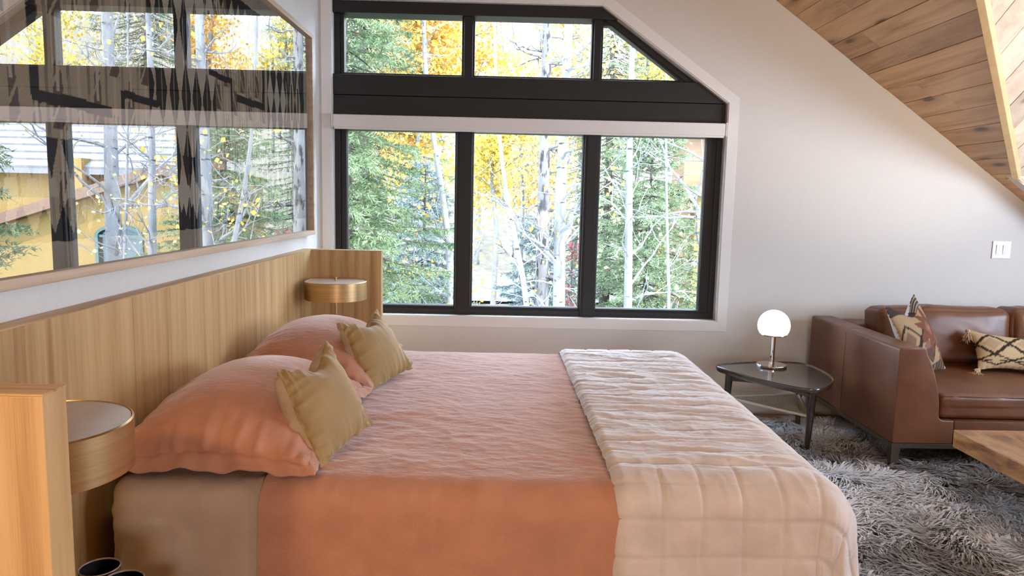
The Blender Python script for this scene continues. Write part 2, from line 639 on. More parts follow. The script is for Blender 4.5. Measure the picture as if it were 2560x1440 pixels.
m.box(WL, XK, DW - .016, DW, 0, .172)
struct('baseboard_front', m, 'trim', 'white baseboard under the window', bevel=.004)

# main ceiling: slab cut out for the dormer, boards below it
E1, E2 = Vector((2.258, 3.569, 2.447)), Vector((3.34, 4.74, 1.673))
DR_Y = 2.4


def e_y(x):                                          # far valley edge, plan
    return 4.74 if x >= 3.34 else 3.569 + (x - 2.258) * 1.0823


def dorm_z(y):
    return 1.673 + .661 * (4.74 - y)


X_V = 2.258 + (DR_Y - 3.569) / 1.0823                # valley meets ridge
ceil = None
m = MB()
nb = np.array((.715, 0, 1)) / sqrt(1 + .715 ** 2)


def slab(poly, t0, t1, zf, nrm):
    lo = [np.array((x, y, zf(x, y))) + nrm * t0 for x, y in poly]
    hi = [np.array((x, y, zf(x, y))) + nrm * t1 for x, y in poly]
    return lo, hi


zm = lambda x, y: slope_z(x)
for poly in ([(RIDGE_X, -3.2), (X_V, -3.2), (X_V, DW), (RIDGE_X, DW)],
             [(X_V, DR_Y), (3.34, 4.74), (3.34, DW), (X_V, DW)],
             [(3.34, 4.74), (XK + .15, 4.74), (XK + .15, DW), (3.34, DW)],
             [(X_V, -3.2), (3.34, -3.2), (3.34, .06), (X_V, DR_Y)],
             [(3.34, -3.2), (XK + .15, -3.2), (XK + .15, .06), (3.34, .06)]):
    m.hexa(*slab(poly, .02, .16, zm, nb))
nl = np.array((-.5, 0, 1)) / sqrt(1.25)
m.hexa(*slab([(WL - .1, -3.2), (RIDGE_X, -3.2), (RIDGE_X, DW), (WL - .1, DW)], .0, .16, lambda x, y: slope_zl(x), nl))
ceiling = struct('ceiling', m, 'pine_trim', 'sloped knotty pine board ceiling')
rr = random.Random(12)
BW = .1275                                            # board width measured along x
x = XK
k = 0
while x > RIDGE_X + .05:
    xa, xb = x - BW + .0012, x - .0012
    cuts = []
    if x > X_V + .02:
        ya, yb = e_y(xa), e_y(xb)
        L = DW - (ya + yb) / 2
        cs = [None]
        if L > .75 and rr.random() < .8:
            cs = [None, DW - L * (.25 + .5 * rr.random())]
        segs = []
        hi = DW
        for c in cs[1:]:
            segs.append(((c + .0008, c + .0008), (hi, hi)))
            hi = c - .0008
        segs.append(((ya, yb), (hi, hi)))
    else:
        segs = []
        hi = DW
        while hi > -3.1:
            c = max(-3.2, hi - (1.4 + 1.6 * rr.random()))
            segs.append(((c + .001, c + .001), (hi, hi)))
            hi = c - .001
    for (l0, l1), (h0, h1) in segs:
        poly = [(xa, l0), (xb, l1), (xb, h1), (xa, h0)]
        m = MB()
        dz = rr.uniform(-.0018, .0018)
        m.hexa(*slab(poly, dz, .021, zm, nb))
        make('ceiling_board', m, 'pine_y', ceiling, bevel=.0014, seg=1)
    x -= BW
    k += 1
# dormer ceiling
nd = np.array((0, .661, 1)) / sqrt(1 + .661 ** 2)
nd2 = np.array((0, -.661, 1)) / sqrt(1 + .661 ** 2)
zd = lambda x, y: dorm_z(y)
zd2 = lambda x, y: dorm_z(2 * DR_Y - y)
m = MB()
m.hexa(*slab([(X_V, DR_Y), (5.05, DR_Y), (5.05, 4.80), (3.34, 4.80), (3.34, 4.74)], .02, .14, zd, nd))
m.hexa(*slab([(X_V, DR_Y), (5.05, DR_Y), (5.05, .0), (3.34, .0), (3.34, .06)], .0, .14, zd2, nd2))
dormer = struct('ceiling_dormer', m, 'pine_trim', 'daylit pine ceiling of the dormer on the right')
MAT['pine_d'] = wood('daylight-paled pine boards', [(.2, (.55, .44, .34)), (.42, (.68, .58, .48)), (.6, (.76, .68, .59)), (.85, (.82, .76, .69))], (11, .9, 11), (180, 5, 180), .4, rnd=29.0,
                     knots=((5.0, 1.7, 5.0), .10, (.30, .22, .16)), bump=.05, dist=1.2)  # bright daylight on the dormer put into the colour as paler pine
x = X_V + .05
while x < 4.85:
    xa, xb = x + .0012, x + .1488
    m = MB()
    m.hexa(*slab([(xa, DR_Y), (xb, DR_Y), (xb, e_y(xb)), (xa, e_y(xa))], rr.uniform(-.0015, .0015), .021, zd, nd))
    make('dormer_board', m, 'pine_d', dormer, bevel=.0018, seg=1)
    x += .15
# valley trim
ed = np.array(E2 - E1)
ed /= np.linalg.norm(ed)
lm = np.cross(ed, nb)
lm = lm if lm[0] < 0 else -lm
ld = np.cross(ed, nd)
ld = ld if ld[0] > 0 else -ld
dn = -(nb + nd) / np.linalg.norm(nb + nd)
a, b = np.array(E1) - ed * 1.55, np.array(E2)
sec = [lm * .004 - dn * .005, lm * .008 + dn * .026, ld * .030 + dn * .030, ld * .046 - dn * .005]
m = MB()
m.hexa([a + s for s in sec], [b + s for s in sec])
struct('trim_1', m, 'pine_trim', 'yellow pine trim board along the dormer edge', bevel=.003)

# ------------------------------------------------------------------ window
win = thing('window_1', (.18, DW, .645), 'large black-framed gable window with a slanted right corner', None, None, 'structure')


def inset(poly, d):
    n = len(poly)
    out = []
    for i in range(n):
        p0, p1, p2 = (Vector(poly[(i + k) % n]) for k in (-1, 0, 1))
        d1, d2 = (p1 - p0).normalized(), (p2 - p1).normalized()
        n1, n2 = Vector((-d1.y, d1.x)), Vector((-d2.y, d2.x))
        bs = (n1 + n2) / (1 + n1.dot(n2))
        out.append(tuple(p1 + bs * d))
    return out


m = MB()
m.prism(inset(OPEN, .001), [inset(OPEN, .045)], DW + .075, DW + .20)
make('frame', m, 'black', win, bevel=.003)
m = MB()                                              # white returns of the opening
m.prism(inset(OPEN, -.0), [inset(OPEN, .006)], DW + .002, DW + .075)
make('jamb_liner', m, 'trim', win)
# beam between lower and upper lights
m = MB()
m.prism([(-1.139, 2.125), (1.497, 2.125), (1.312, 2.258), (-1.139, 2.258)], [], DW + .035, DW + .20)
make('transom_beam', m, 'black', win, bevel=.003)
m = MB()
m.prism([(-1.139, 1.90), (1.497, 1.90), (1.497, 2.122), (-1.139, 2.122)], [], DW + .040, DW + .20)
make('transom_board', m, 'black', win, bevel=.003)
m = MB()
m.prism([(-1.139, 2.652), (.745, 2.652), (.632, 2.728), (-1.139, 2.728)], [], DW + .035, DW + .20)
make('head_board', m, 'black', win, bevel=.003)
LOW = [(-1.10, -.300, -1.062, -.323), (-.222, .566, -.200, .548), (.645, 1.465, .668, 1.392)]
for i, (a, b, pa, pb) in enumerate(LOW):
    zb = .655 if i != 1 else .66
    m = MB()
    m.prism([(a, zb), (b, zb), (b, 1.95), (a, 1.95)], [[(pa, .708), (pb, .708), (pb, 1.93), (pa, 1.93)]], DW + .085, DW + .15)
    s = make('sash', m, 'black', win, bevel=.004)
    m = MB()
    m.prism([(pa - .012, .696), (pb + .012, .696), (pb + .012, 1.94), (pa - .012, 1.94)], [[(pa + .003, .711), (pb - .003, .711), (pb - .003, 1.93), (pa + .003, 1.93)]], DW + .10, DW + .135)
    make('glazing_bead', m, 'black', s, bevel=.002)
    m = MB()
    m.box(pa - .008, pb + .008, DW + .115, DW + .119, .70, 1.94)
    make('pane', m, 'glass', s)
    if i != 1:
        lx = -.62 if i == 0 else .98
        m = MB()
        m.box(lx, lx + .15, DW + .078, DW + .086, .672, .688)
        make('latch', m, 'grey_plastic', s, bevel=.002)
        m = MB()
        m.box(lx + .01, lx + .05, DW + .0765, DW + .0785, .676, .684)
        make('latch_label', m, 'plastic', s)
for a, b in ((-.312, -.208), (.558, .660)):
    m = MB()
    m.box(a, b, DW + .06, DW + .19, .65, 1.95)
    make('mullion', m, 'black', win, bevel=.004)
    m = MB()
    m.box(a + .016, b - .016, DW + .052, DW + .06, .66, 1.95)
    make('mullion_cover', m, 'black', win, bevel=.002)
UP = [[(-1.10, 2.25), (-.262, 2.25), (-.262, 2.68), (-1.10, 2.68)],
      [(-.228, 2.25), (.607, 2.25), (.607, 2.68), (-.228, 2.68)],
      [(.632, 2.25), (1.262, 2.25), (.72, 2.645), (.632, 2.645)]]
for i, pl in enumerate(UP):
    m = MB()
    m.prism(pl, [inset(pl, .026)], DW + .085, DW + .15)
    s = make('sash', m, 'black', win, bevel=.003)
    m = MB()
    m.prism(inset(pl, .02), [], DW + .115, DW + .119)
    make('pane', m, 'glass', s)
for a, b in ((-.282, -.205), (.585, .652)):
    m = MB()
    m.box(a + .01, b - .01, DW + .06, DW + .19, 2.25, 2.69)
    make('mullion', m, 'black', win, bevel=.003)
# casing, six flat boards around the opening
cas = thing('trim_2', (.18, DW, .575), 'flat white casing boards around the window', None, None, 'structure')
OUT = inset(OPEN, -.068)
for i in range(5):
    j = (i + 1) % 5
    m = MB()
    m.prism([OPEN[i], OPEN[j], OUT[j], OUT[i]], [], DW - .006, DW)
    if i == 4:
        m = MB()
        m.prism([OPEN[4], OPEN[0], (OUT[0][0] + .005, OUT[0][1]), (OUT[4][0] + .005, OUT[4][1])], [], DW - .006, DW)
    make('casing_board', m, 'trim', cas, bevel=.0012, seg=1)

# roller blind
bl = thing('roller_blind', (.175, DW + .01, 1.90), 'rolled-up white roller blind under the black transom beam', 'blind')
m = MB()
m.box(-1.128, 1.482, DW - .035, DW + .035, 1.906, 1.988)
make('cassette', m, 'blind', bl, bevel=.008)
m = MB()
m.box(-1.12, 1.474, DW - .028, DW - .006, 1.893, 1.9065)
make('hem_bar', m, 'plastic', bl, bevel=.003)
for x0, x1 in ((-1.1365, -1.128), (1.482, 1.4905)):
    m = MB()
    m.box(x0, x1, DW - .038, DW + .038, 1.902, 1.992)
    make('end_cap', m, 'plastic', bl, bevel=.002)

# light switch
ls = thing('light_switch', (3.438, DW, 1.185), 'white double rocker light switch on the right of the wall', 'switch')
m = MB()
m.box(3.374, 3.502, DW - .007, DW - .0002, 1.125, 1.245)
make('plate', m, 'plastic', ls, bevel=.003)
for cx in (3.415, 3.461):
    m = MB()
    m.hexa([(cx - .016, DW - .0068, 1.152), (cx + .016, DW - .0068, 1.152), (cx + .016, DW - .0068, 1.218), (cx - .016, DW - .0068, 1.218)],
           [(cx - .016, DW - .009, 1.152), (cx + .016, DW - .009, 1.152), (cx + .016, DW - .013, 1.218), (cx - .016, DW - .013, 1.218)])
    make('rocker', m, 'plastic', ls, bevel=.001)

# ------------------------------------------------------------------ headboard, nightstands
HX, HT = -1.166, 1.118
hb = thing('headboard', (-1.19, 2.84, 0), 'long oak veneer headboard with a wing panel at each end', 'headboard')
m = MB()
m.box(WL + .001, HX, 1.215, 4.465, .10, HT)
make('back_panel', m, 'oak_v', hb, bevel=.002)
m = MB()
m.box(WL + .001, HX + .001, 1.215, 4.465, HT, HT + .004)
make('top_edge', m, 'oak_y', hb)
for y0, y1 in ((1.15, 1.214), (4.466, 4.526)):
    m = MB()
    m.box(WL + .001, -.735, y0, y1, 0, HT)
    s = make('wing_panel', m, 'oak_v', hb, bevel=.002)
    m = MB()
    m.box(WL + .001, -.734, y0, y1, HT + .0001, HT + .004)
    make('edge_band', m, 'oak_x', s)
for nm, y0, y1, lab in (('nightstand', 1.225, 1.74, 'low oak nightstand between near headboard wing and bed'), ('nightstand', 3.99, 4.455, 'low oak nightstand between bed and far headboard wing')):
    ns = thing(nm, (-.96, (y0 + y1) / 2, 0), lab, 'nightstand')
    m = MB()
    m.box(HX + .002, -.82, y0, y1, .14, .43)
    make('body', m, 'oak_v', ns, bevel=.003)
    m = MB()
    m.box(HX + .002, -.815, y0, y1, .43, .45)
    make('top', m, 'oak_y', ns, bevel=.003)
    m = MB()
    m.box(-.82, -.803, y0 + .01, y1 - .01, .16, .415)
    dr = make('drawer', m, 'oak_v', ns, bevel=.003)
    m = MB()
    m.tube([(-.803, (y0 + y1) / 2, .29), (-.782, (y0 + y1) / 2, .29)], .012, 16)
    make('knob', m, 'brass', dr, smooth=True, angle=40)
    for lx in (HX + .04, -.85):
        for ly in (y0 + .04, y1 - .04):
            m = MB()
            m.tube([(lx, ly, 0), (lx, ly, .14)], [.012, .018], 12)
            make('leg', m, 'oak_v', ns, smooth=True, angle=40)

# ------------------------------------------------------------------ framed blanket
FY0, FY1, FZ0, FZ1 = 1.04, 4.645, 1.205, 2.436
art = thing('framed_blanket', (WL, 2.84, FZ0), 'long framed black and tan woven blanket behind reflecting glass', 'picture')
FX = -1.184
fwid = .028
for pl in ([(FY0, FZ0), (FY1, FZ0), (FY1 - fwid, FZ0 + fwid), (FY0 + fwid, FZ0 + fwid)],
           [(FY1, FZ0), (FY1, FZ1), (FY1 - fwid, FZ1 - fwid), (FY1 - fwid, FZ0 + fwid)],
           [(FY1, FZ1), (FY0, FZ1), (FY0 + fwid, FZ1 - fwid), (FY1 - fwid, FZ1 - fwid)],
           [(FY0, FZ1), (FY0, FZ0), (FY0 + fwid, FZ0 + fwid), (FY0 + fwid, FZ1 - fwid)]):
    m = MB()
    m.prism(pl, [], WL + .0005, FX, 'X')
    make('frame_bar', m, 'frame_oak', art, bevel=.002)
m = MB()
m.box(WL + .001, WL + .006, FY0 + .02, FY1 - .02, FZ0 + .02, FZ1 - .02)
make('mat_board', m, 'mat_board', art)
m = MB()
m.add([(WL + .023, FY0 + .02, FZ0 + .02), (WL + .023, FY1 - .02, FZ0 + .02), (WL + .023, FY1 - .02, FZ1 - .02), (WL + .023, FY0 + .02, FZ1 - .02)], [(0, 1, 2, 3)])
make('glass', m, 'art_glass', art, fixn=False)

TAN, CREAM, BLK, BRN, GRY = (.84, .65, .42), (.95, .82, .62), (.025, .022, .023), (.27, .165, .12), (.42, .35, .26)


def blanket_pattern(Y, Z):
    """the woven design, mirrored about the blanket's middle"""
    cy = 2.86
    q = np.abs(Y - cy)                                # distance from the middle
    s = Y
    C = np.empty(Y.shape + (3,))
    C[:] = TAN
    zz = Z - 1.815                                    # from the middle height

    def put(mask, col):
        C[mask] = col

    jag = lambda t, p: np.abs(((t / p) % 1) - .5) * 2       # triangle wave 0..1
    # outer fields: rows of serrated diamonds
    out = q > 1.02
    col_w = .13
    u = ((q - 1.02) / col_w) % 1 - .5
    ci = np.floor((q - 1.02) / col_w).astype(int)
    for zc, hgt in ((.30, .17), (-.02, .20), (-.36, .17)):
        dz = np.abs(zz - zc - .03 * (ci % 2))
        put(out & (np.abs(u) < .40 * (1 - dz / hgt)) & (dz < hgt), BLK)
        put(out & (np.abs(u) < .17 * (1 - dz / (hgt * .55))) & (dz < hgt * .55), BRN)
    put(out & (np.abs(u) > .40) & (zz > .06) & (zz < .26), BLK)
    put(out & (np.abs(np.abs(u) - .3) < .09) & (zz < -.2) & (zz > -.3), GRY)
    # field columns inside: brown flames, hourglasses
    inn = ~out
    u2 = ((q + .02) / .098) % 1 - .5
    k2 = np.floor((q + .02) / .098).astype(int)
    z0 = (zz + .5 + .11 * (k2 % 2)) % .30
    tri = z0 / .30
    f1 = inn & (np.abs(u2) < .34 * (1 - tri) * (tri < .62) + 0) & (jag(zz + u2 * .15, .09) > .2)
    put(f1 & (k2 % 2 == 0), BRN)
    put(f1 & (k2 % 2 == 1), BRN)
    put(inn & (np.abs(u2) < .07) & (tri > .35), CREAM)
    put(inn & (q < .93) & (np.abs(np.abs(u2) - .46) < .03), GRY)
    # middle block: cream hourglasses over black serration
    mid = q < .30
    put(mid, BLK)
    u3 = ((q + .0) / .10) % 1 - .5
    hz = (zz + 1.0) % .25 - .125
    wdt = .10 + .36 * np.abs(hz) / .125
    put(mid & (np.abs(u3) < .47 - .42 * np.abs(hz) / .125), CREAM)
    put(mid & (np.abs(u3) > .455), GRY)
    put(mid & (np.abs(u3) < .10) & (np.abs(hz) > .07), TAN)
    # second hourglass bands further out
    band = (q > .97) & (q < 1.30)
    hz2 = (zz + 1.06) % .22 - .11
    u4 = ((q - .97) / .11) % 1 - .5
    right = band & (s > cy)
    put(right, BLK)
    put(right & (np.abs(u4) < .46 - .40 * np.abs(hz2) / .11), CREAM)
    # black key lines with steps
    def line(y0, y1, z, t=.017):
        put((q > y0) & (q < y1) & (np.abs(Z - z) < t), BLK)
    def bar(y, z0, z1, t=.013):
        put((np.abs(q - y) < t) & (Z > z0) & (Z < z1), BLK)
    zr = np.where(s > cy, .20, 0.0)
    Z0 = Z
    Z = Z0 - zr * .95
    put((np.abs(q - .915) < .02) & (Z > 1.69) & (Z0 < 2.33), BLK)
    put((q > .54) & (q < .93) & (np.abs(Z - 1.695) < .017), BLK)
    put((np.abs(q - .475) < .011) & (Z > 1.56) & (Z < 1.77), BLK)
    put((q > .225) & (q < .475) & (np.abs(Z - 1.757) < .013), BLK)
    put((np.abs(q - .235) < .010) & (Z > 1.75) & (Z < 2.0), BLK)
    # bottom border: serrated black teeth
    zb = Z0 - 1.31
    tooth = jag(Y, .085)
    put((zb < .10) & (zb < .02 + .08 * tooth), BLK)
    put((zb > .12) & (zb < .17) & (jag(Y, .085) < .7 - (zb - .12) * 6), CREAM)
    put((zb > .17) & (zb < .28) & (tooth < (zb - .17) / .11 * .9), BLK)
    zt = 2.325 - Z0
    put((zt < .10) & (zt < .02 + .08 * tooth), BLK)
    put((Y > 4.455) | (Y < 1.22), BLK)
    return C


gy, gz = np.linspace(1.165, 4.525, 900), np.linspace(1.31, 2.33, 240)
YY, ZZ = np.meshgrid(gy, gz, indexing='ij')
wob = .006 * fbm(YY * 9, ZZ * 5, 3)
cc = blanket_pattern(YY + wob * .6, ZZ + wob)
edge = .004 * fbm(YY * 30, ZZ * 30, 2)
PX = WL + .010 + .0025 * fbm(YY * 40, ZZ * 12, 3)
Pm = np.stack([PX, YY + edge * (np.abs(YY - 2.845) > 1.67), ZZ + edge * 1.6 * (np.abs(ZZ - 1.82) > .505)], -1)
m = MB()
m.grid(Pm)
make('woven_blanket', m, 'vc', art, smooth=True, fixn=False, cols=cc.reshape(-1, 3))


# ------------------------------------------------------------------ brass lamps, mugs
def drum_lamp(cy, label, top):
    cx = -.955
    t = thing('brass_table_lamp', (cx, cy, .4501), label, 'lamp')
    m = MB()
    R = .177
    m.lathe([(R - .004, top - .105), (R, top - .105), (R, top - .003), (R - .004, top), (R - .006, top - .004), (R - .005, top - .1)], cx, cy, 96)
    sh = make('shade', m, 'brass', t, smooth=True, angle=35)
    m = MB()
    m.lathe([(0.0001, top - .006), (R - .006, top - .006), (R - .006, top - .002), (.0001, top - .002)], cx, cy, 96)
    make('diffuser', m, 'shade_top', sh, smooth=True, angle=35)
    m = MB()
    m.lathe([(.0001, top - .002), (.0055, top - .002), (.0055, top + .016), (.009, top + .017), (.009, top + .021), (.0001, top + .021)], cx, cy, 20)
    make('finial', m, 'brass', sh, smooth=True, angle=35)
    m = MB()
    m.tube([(cx, cy, .47), (cx, cy, top - .006)], .0065, 16)
    make('stem', m, 'brass', t, smooth=True, angle=40)
    m = MB()
    m.lathe([(.0001, .4502), (.085, .4502), (.085, .466), (.08, .470), (.0001, .472)], cx, cy, 48)
    make('base', m, 'brass', t, smooth=True, angle=35)


drum_lamp(1.478, 'brass drum table lamp beside the near headboard wing', .968)
drum_lamp(4.20, 'brass drum table lamp in front of the far headboard wing', .962)


def mug(cx, cy, label):
    t = thing('mug', (cx, cy, .4501), label, 'mug')
    m = MB()
    m.lathe([(.0001, .4502), (.036, .4502), (.041, .46), (.045, .52), (.046, .5475), (.0425, .5475), (.0405, .52), (.036, .464), (.0001, .462)], cx, cy, 40)
    make('cup', m, 'stoneware', t, smooth=True, angle=50)
    m = MB()
    m.lathe([(.0458, .5472), (.0462, .549), (.0447, .5510), (.0427, .549), (.0430, .5472)], cx, cy, 40)
    make('rim', m, 'stoneware_rim', t, smooth=True)


mug(-.952, 1.668, 'brown stoneware mug, the further left of the two')
mug(-.868, 1.612, 'brown stoneware mug, the nearer one beside the bed')

# ------------------------------------------------------------------ bed
YN, YF, XH, XF, ZT = 2.05, 3.78, -1.03, .93, .635


def drape(S, T, xe0, xe1, ye0, ye1, zt, Rx, Ry, flare=.05, zmin=.04):
    """lay an unfolded cloth (S along x, T along y) over the bed block"""
    ds = np.maximum(S - xe1, 0) - np.maximum(xe0 - S, 0)
    dt = np.maximum(T - ye1, 0) - np.maximum(ye0 - T, 0)
    rho = np.hypot(ds, dt)
    ca, sa = np.where(rho > 1e-9, ds / np.maximum(rho, 1e-9), 0), np.where(rho > 1e-9, dt / np.maximum(rho, 1e-9), 0)
    R = Rx * ca ** 2 + Ry * sa ** 2 + 1e-6
    th = np.minimum(rho / R, pi / 2)
    rest = np.maximum(rho - R * pi / 2, 0)
    fl = flare if np.ndim(flare) else np.full(S.shape, flare)
    h = R * np.sin(th) + rest * np.sin(fl)
    v = R * (1 - np.cos(th)) + rest * np.cos(fl)
    X = np.clip(S, xe0, xe1) + ca * h
    Y = np.clip(T, ye0, ye1) + sa * h
    Zc = np.maximum(zt - v, zmin)
    return np.stack([X, Y, Zc], -1)


def displace(P, d):
    gx, gy_ = np.gradient(P, axis=0), np.gradient(P, axis=1)
    n = np.cross(gx, gy_)
    n /= np.linalg.norm(n, axis=-1, keepdims=True) + 1e-12
    flip = np.where(n[..., 2:3].mean() < 0, -1, 1)
    return P + n * flip * d[..., None]


bed = thing('bed', (-.1, 2.92, 0), 'wide upholstered bed under the terracotta bedding', 'bed')
mbx = rbox(-1.07, 1.0, 1.99, 3.84, .30, .61, .05, 5)
weld(make('mattress', mbx, 'mattress', bed))
m = MB()
m.box(-1.10, .98, 2.0, 3.83, .12, .30)
make('bed_base', m, 'oak_y', bed, bevel=.006)
for lx in (-1.0, .9):
    for ly in (2.08, 3.75):
        m = MB()
        m.box(lx - .03, lx + .03, ly - .03, ly + .03, 0, .12)
        make('leg', m, 'oak_v', bed, bevel=.003)

# sand sheet at the head end
s_, t_ = np.arange(-1.40, -.52, .011), np.arange(YN - .62, YF + .62, .011)
S, T = np.meshgrid(s_, t_, indexing='ij')
P = drape(S, T, XH - .02, 5, YN, YF, ZT - .004, .045, .08, .02)
lump = .006 * fbm(S * 7, T * 7, 4) + .004 * ridged(S * 5 + 3, T * 14, 2) - .002
hem = -.006 * np.exp(-((S + .70) / .006) ** 2) - .006 * np.exp(-((T - (YN - .43)) / .004) ** 2) * (S < -.70)
crn = .003 * np.sin(T * 90 + 3 * np.sin(T * 23)) * np.exp(-((S + 1.10) / .05) ** 2) * (T < YN) * 1.0
P = displace(P, lump + hem + crn)
m = MB()
m.grid(P)
tag(make('bed_sheet', m, 'sheet', smooth=True, fixn=False, loc=(-.9, 2.9, .04)), 'sand coloured sheet showing at the head end of the bed', 'sheet')

# terracotta cover
s_, t_ = np.arange(-.665, .50, .0085), np.arange(YN - .60, YF + .60, .0085)
S, T = np.meshgrid(s_, t_, indexing='ij')
P = drape(S - .02 * np.clip(YN - T, 0, 1) * (S < 0) + .022 * (S < -.5) * 0, T, -5, 5, YN, YF, ZT + .004, .1, .095, .015)
topw = np.clip((T - YN + .05) / .12, 0, 1) * np.clip((YF + .05 - T) / .12, 0, 1)
wr = .0016 * ridged(S * 4.5 + T * 2.2, T * 13 - S * 2, 3) + .010 * fbm(S * 2.4, T * 2.4, 3) + .0022 * ridged(S * 11 + T * 3, T * 30 + S * 12, 2) + .0018 * fbm(S * 22, T * 40, 2)
wr += .0035 * ridged(S * 3.2 + T * 5, T * 5 - S * 4.0 + 7, 2) * np.clip(1 - (S + .45) / .5, 0, 1)
side = .004 * fbm(S * 6, T * 2, 3) + .003 * ridged(S * 9, T * 1.2, 2)
P = displace(P, wr * topw + side * (1 - topw))
m = MB()
m.grid(P)
tag(make('bed_cover', m, 'terracotta', smooth=True, fixn=False, loc=(0, 2.9, .04)), 'terracotta linen cover spread over the middle of the bed', 'bed cover')

# quilt across the foot
s_, t_ = np.arange(.33, 1.50, .0068), np.arange(YN - .60, YF + .60, .0068)
S, T = np.meshgrid(s_, t_, indexing='ij')
Sw = S + .010 * fbm(S * 3, T * 3, 2)
P = drape(S + .022 * np.clip(T - 2.8, -.9, .9) * -.4 * (1 - np.clip((S - .35) / .4, 0, 1)), T, -5, .90, YN + .01, YF, ZT + .030, .17, .112, .09)
tq = (T - 2.0 + .010 * fbm(S * 5, T * 4, 3)) / .108
sq = (S - .35 + .006 * fbm(S * 4, T * 5, 2)) / .118
dt_ = np.abs(tq - np.round(tq)) * .108
dsq = np.abs(sq - np.round(sq)) * .118
topw = np.clip((T - YN + .02) / .10, 0, 1) * np.clip((YF + .02 - T) / .10, 0, 1) * np.clip((1.0 - S) / .1, 0, 1)
qd = -.0065 * np.exp(-(dt_ / .0055) ** 2) * (1.0 * topw + .62 * (1 - topw)) - .0045 * np.exp(-(dsq / .005) ** 2) * (.25 * topw + 1.0 * (1 - topw))
puffs = .006 * np.sqrt(np.clip(dt_ / .054, 0, 1)) * (.45 + .55 * topw)
wrk = .0075 * ridged(S * 4.0 + 2 + T * 1.5, T * 19 + S * 3, 3) + .006 * fbm(S * 10, T * 16, 3)
sd_ = .004 * fbm(S * 7, T * 7, 3) + .0025 * ridged(S * 13 + T * 4, T * 7, 2)
cornr = np.clip((S - 1.0) / .2, 0, 1) * np.clip((YN - T) / .2, 0, 1)
folds = .012 * np.sin(np.arctan2(YN - T, S - .9 + 1e-6) * 9) * cornr
edge_r = -.020 * np.exp(-((S - .33) / .012) ** 2)
P = displace(P, qd + puffs + wrk * topw + sd_ * (1 - topw) + folds + edge_r)
m = MB()
m.grid(P)
tag(make('quilt', m, 'quilt', smooth=True, fixn=False, loc=(.9, 2.9, .04)), 'pale blush stitched quilt folded across the foot of the bed', 'quilt')


# ------------------------------------------------------------------ cushions: a small cloth simulation
def inflate(wd, ht, nx, ny, press, steps=110, iters=7, seed=0, grav=0.0, floor=False, shrink=1.0, top_notch=0.0, stiff=.55):
    rs = np.random.RandomState(seed)
    x, y = np.linspace(-wd / 2, wd / 2, nx), np.linspace(-ht / 2, ht / 2, ny)
    X, Y = np.meshgrid(x, y, indexing='ij')
    nz = .004 * (rs.rand(nx, ny) - .5)
    G = [np.stack([X, Y, .012 * (1 - (2 * X / wd) ** 2) * (1 - (2 * Y / ht) ** 2) * s + nz], -1) for s in (1, -1)]
    if floor:
        for g in G:
            g[..., 2] += .10
    Vv = [np.zeros_like(g) for g in G]
    dx, dy = x[1] - x[0], y[1] - y[0]
    dd = sqrt(dx * dx + dy * dy)

    def con(g, a, b, L, k):
        d = g[b] - g[a]
        l = np.linalg.norm(d, axis=-1, keepdims=True) + 1e-12
        c = d * (k * .5 * (l - L) / l)
        g[a] += c
        g[b] -= c

    sl = slice
    H = []
    for o in (0, 1):
        e = o + 2 * ((nx - o) // 2) - 1
        H.append(((sl(o, e, 2), sl(None)), (sl(o + 1, e + 1, 2), sl(None)), dx, 1.0))
        e = o + 2 * ((ny - o) // 2) - 1
        H.append(((sl(None), sl(o, e, 2)), (sl(None), sl(o + 1, e + 1, 2)), dy, 1.0))
    for o in (0, 1):
        e = o + 2 * ((nx - o) // 2) - 1
        H.append(((sl(o, e, 2), sl(0, ny - 1)), (sl(o + 1, e + 1, 2), sl(1, ny)), dd, .35))
        H.append(((sl(o, e, 2), sl(1, ny)), (sl(o + 1, e + 1, 2), sl(0, ny - 1)), dd, .35))
    for st in range(steps):
        for i, g in enumerate(G):
            n = np.cross(np.gradient(g, axis=0), np.gradient(g, axis=1)) * (1 if i == 0 else -1) / (dx * dy)
            l = np.linalg.norm(n, axis=-1, keepdims=True)
            n *= np.minimum(1, 1.3 / np.maximum(l, 1e-9))
            Vv[i] = Vv[i] * .80
            prev = g.copy()
            g += Vv[i] + press * 1e-4 * n
            g[..., 2] -= grav * 1e-4
            Vv[i] = -prev
        for it in range(iters):
            for g in G:
                for a, b, L, k in H:
                    con(g, a, b, L, k)
                lap = g[:-2] - 2 * g[1:-1] + g[2:]
                g[1:-1] += lap * .10 * stiff
                lap = g[:, :-2] - 2 * g[:, 1:-1] + g[:, 2:]
                g[:, 1:-1] += lap * .10 * stiff
            for sel in ((0, sl(None)), (-1, sl(None)), (sl(None), 0), (sl(None), -1)):
                av = (G[0][sel] + G[1][sel]) / 2
                G[0][sel] = av
                G[1][sel] = av
            if floor:
                for g in G:
                    g[..., 2] = np.maximum(g[..., 2], .004)
        for i, g in enumerate(G):
            Vv[i] = np.clip(Vv[i] + g, -.006, .006)
    return G


def frame_of(o, u, v):
    u = Vector(u).normalized()
    v = Vector(v)
    v = (v - u * v.dot(u)).normalized()
    n = u.cross(v)
    return np.array(o), np.array((u, v, n))


def place(G, fr):
    o, R = fr
    return [o + g @ R for g in G]


def two_sheets(name, G, mats, parent, cols=None):
    m = MB()
    m.grid(G[0], 0)
    m.grid(G[1], 1)
    c = None
    if cols is not None:
        c = np.concatenate([cols[0].reshape(-1, 3), cols[1].reshape(-1, 3)])
    return weld(make(name, m, mats, parent, smooth=True, fixn=False, cols=c))


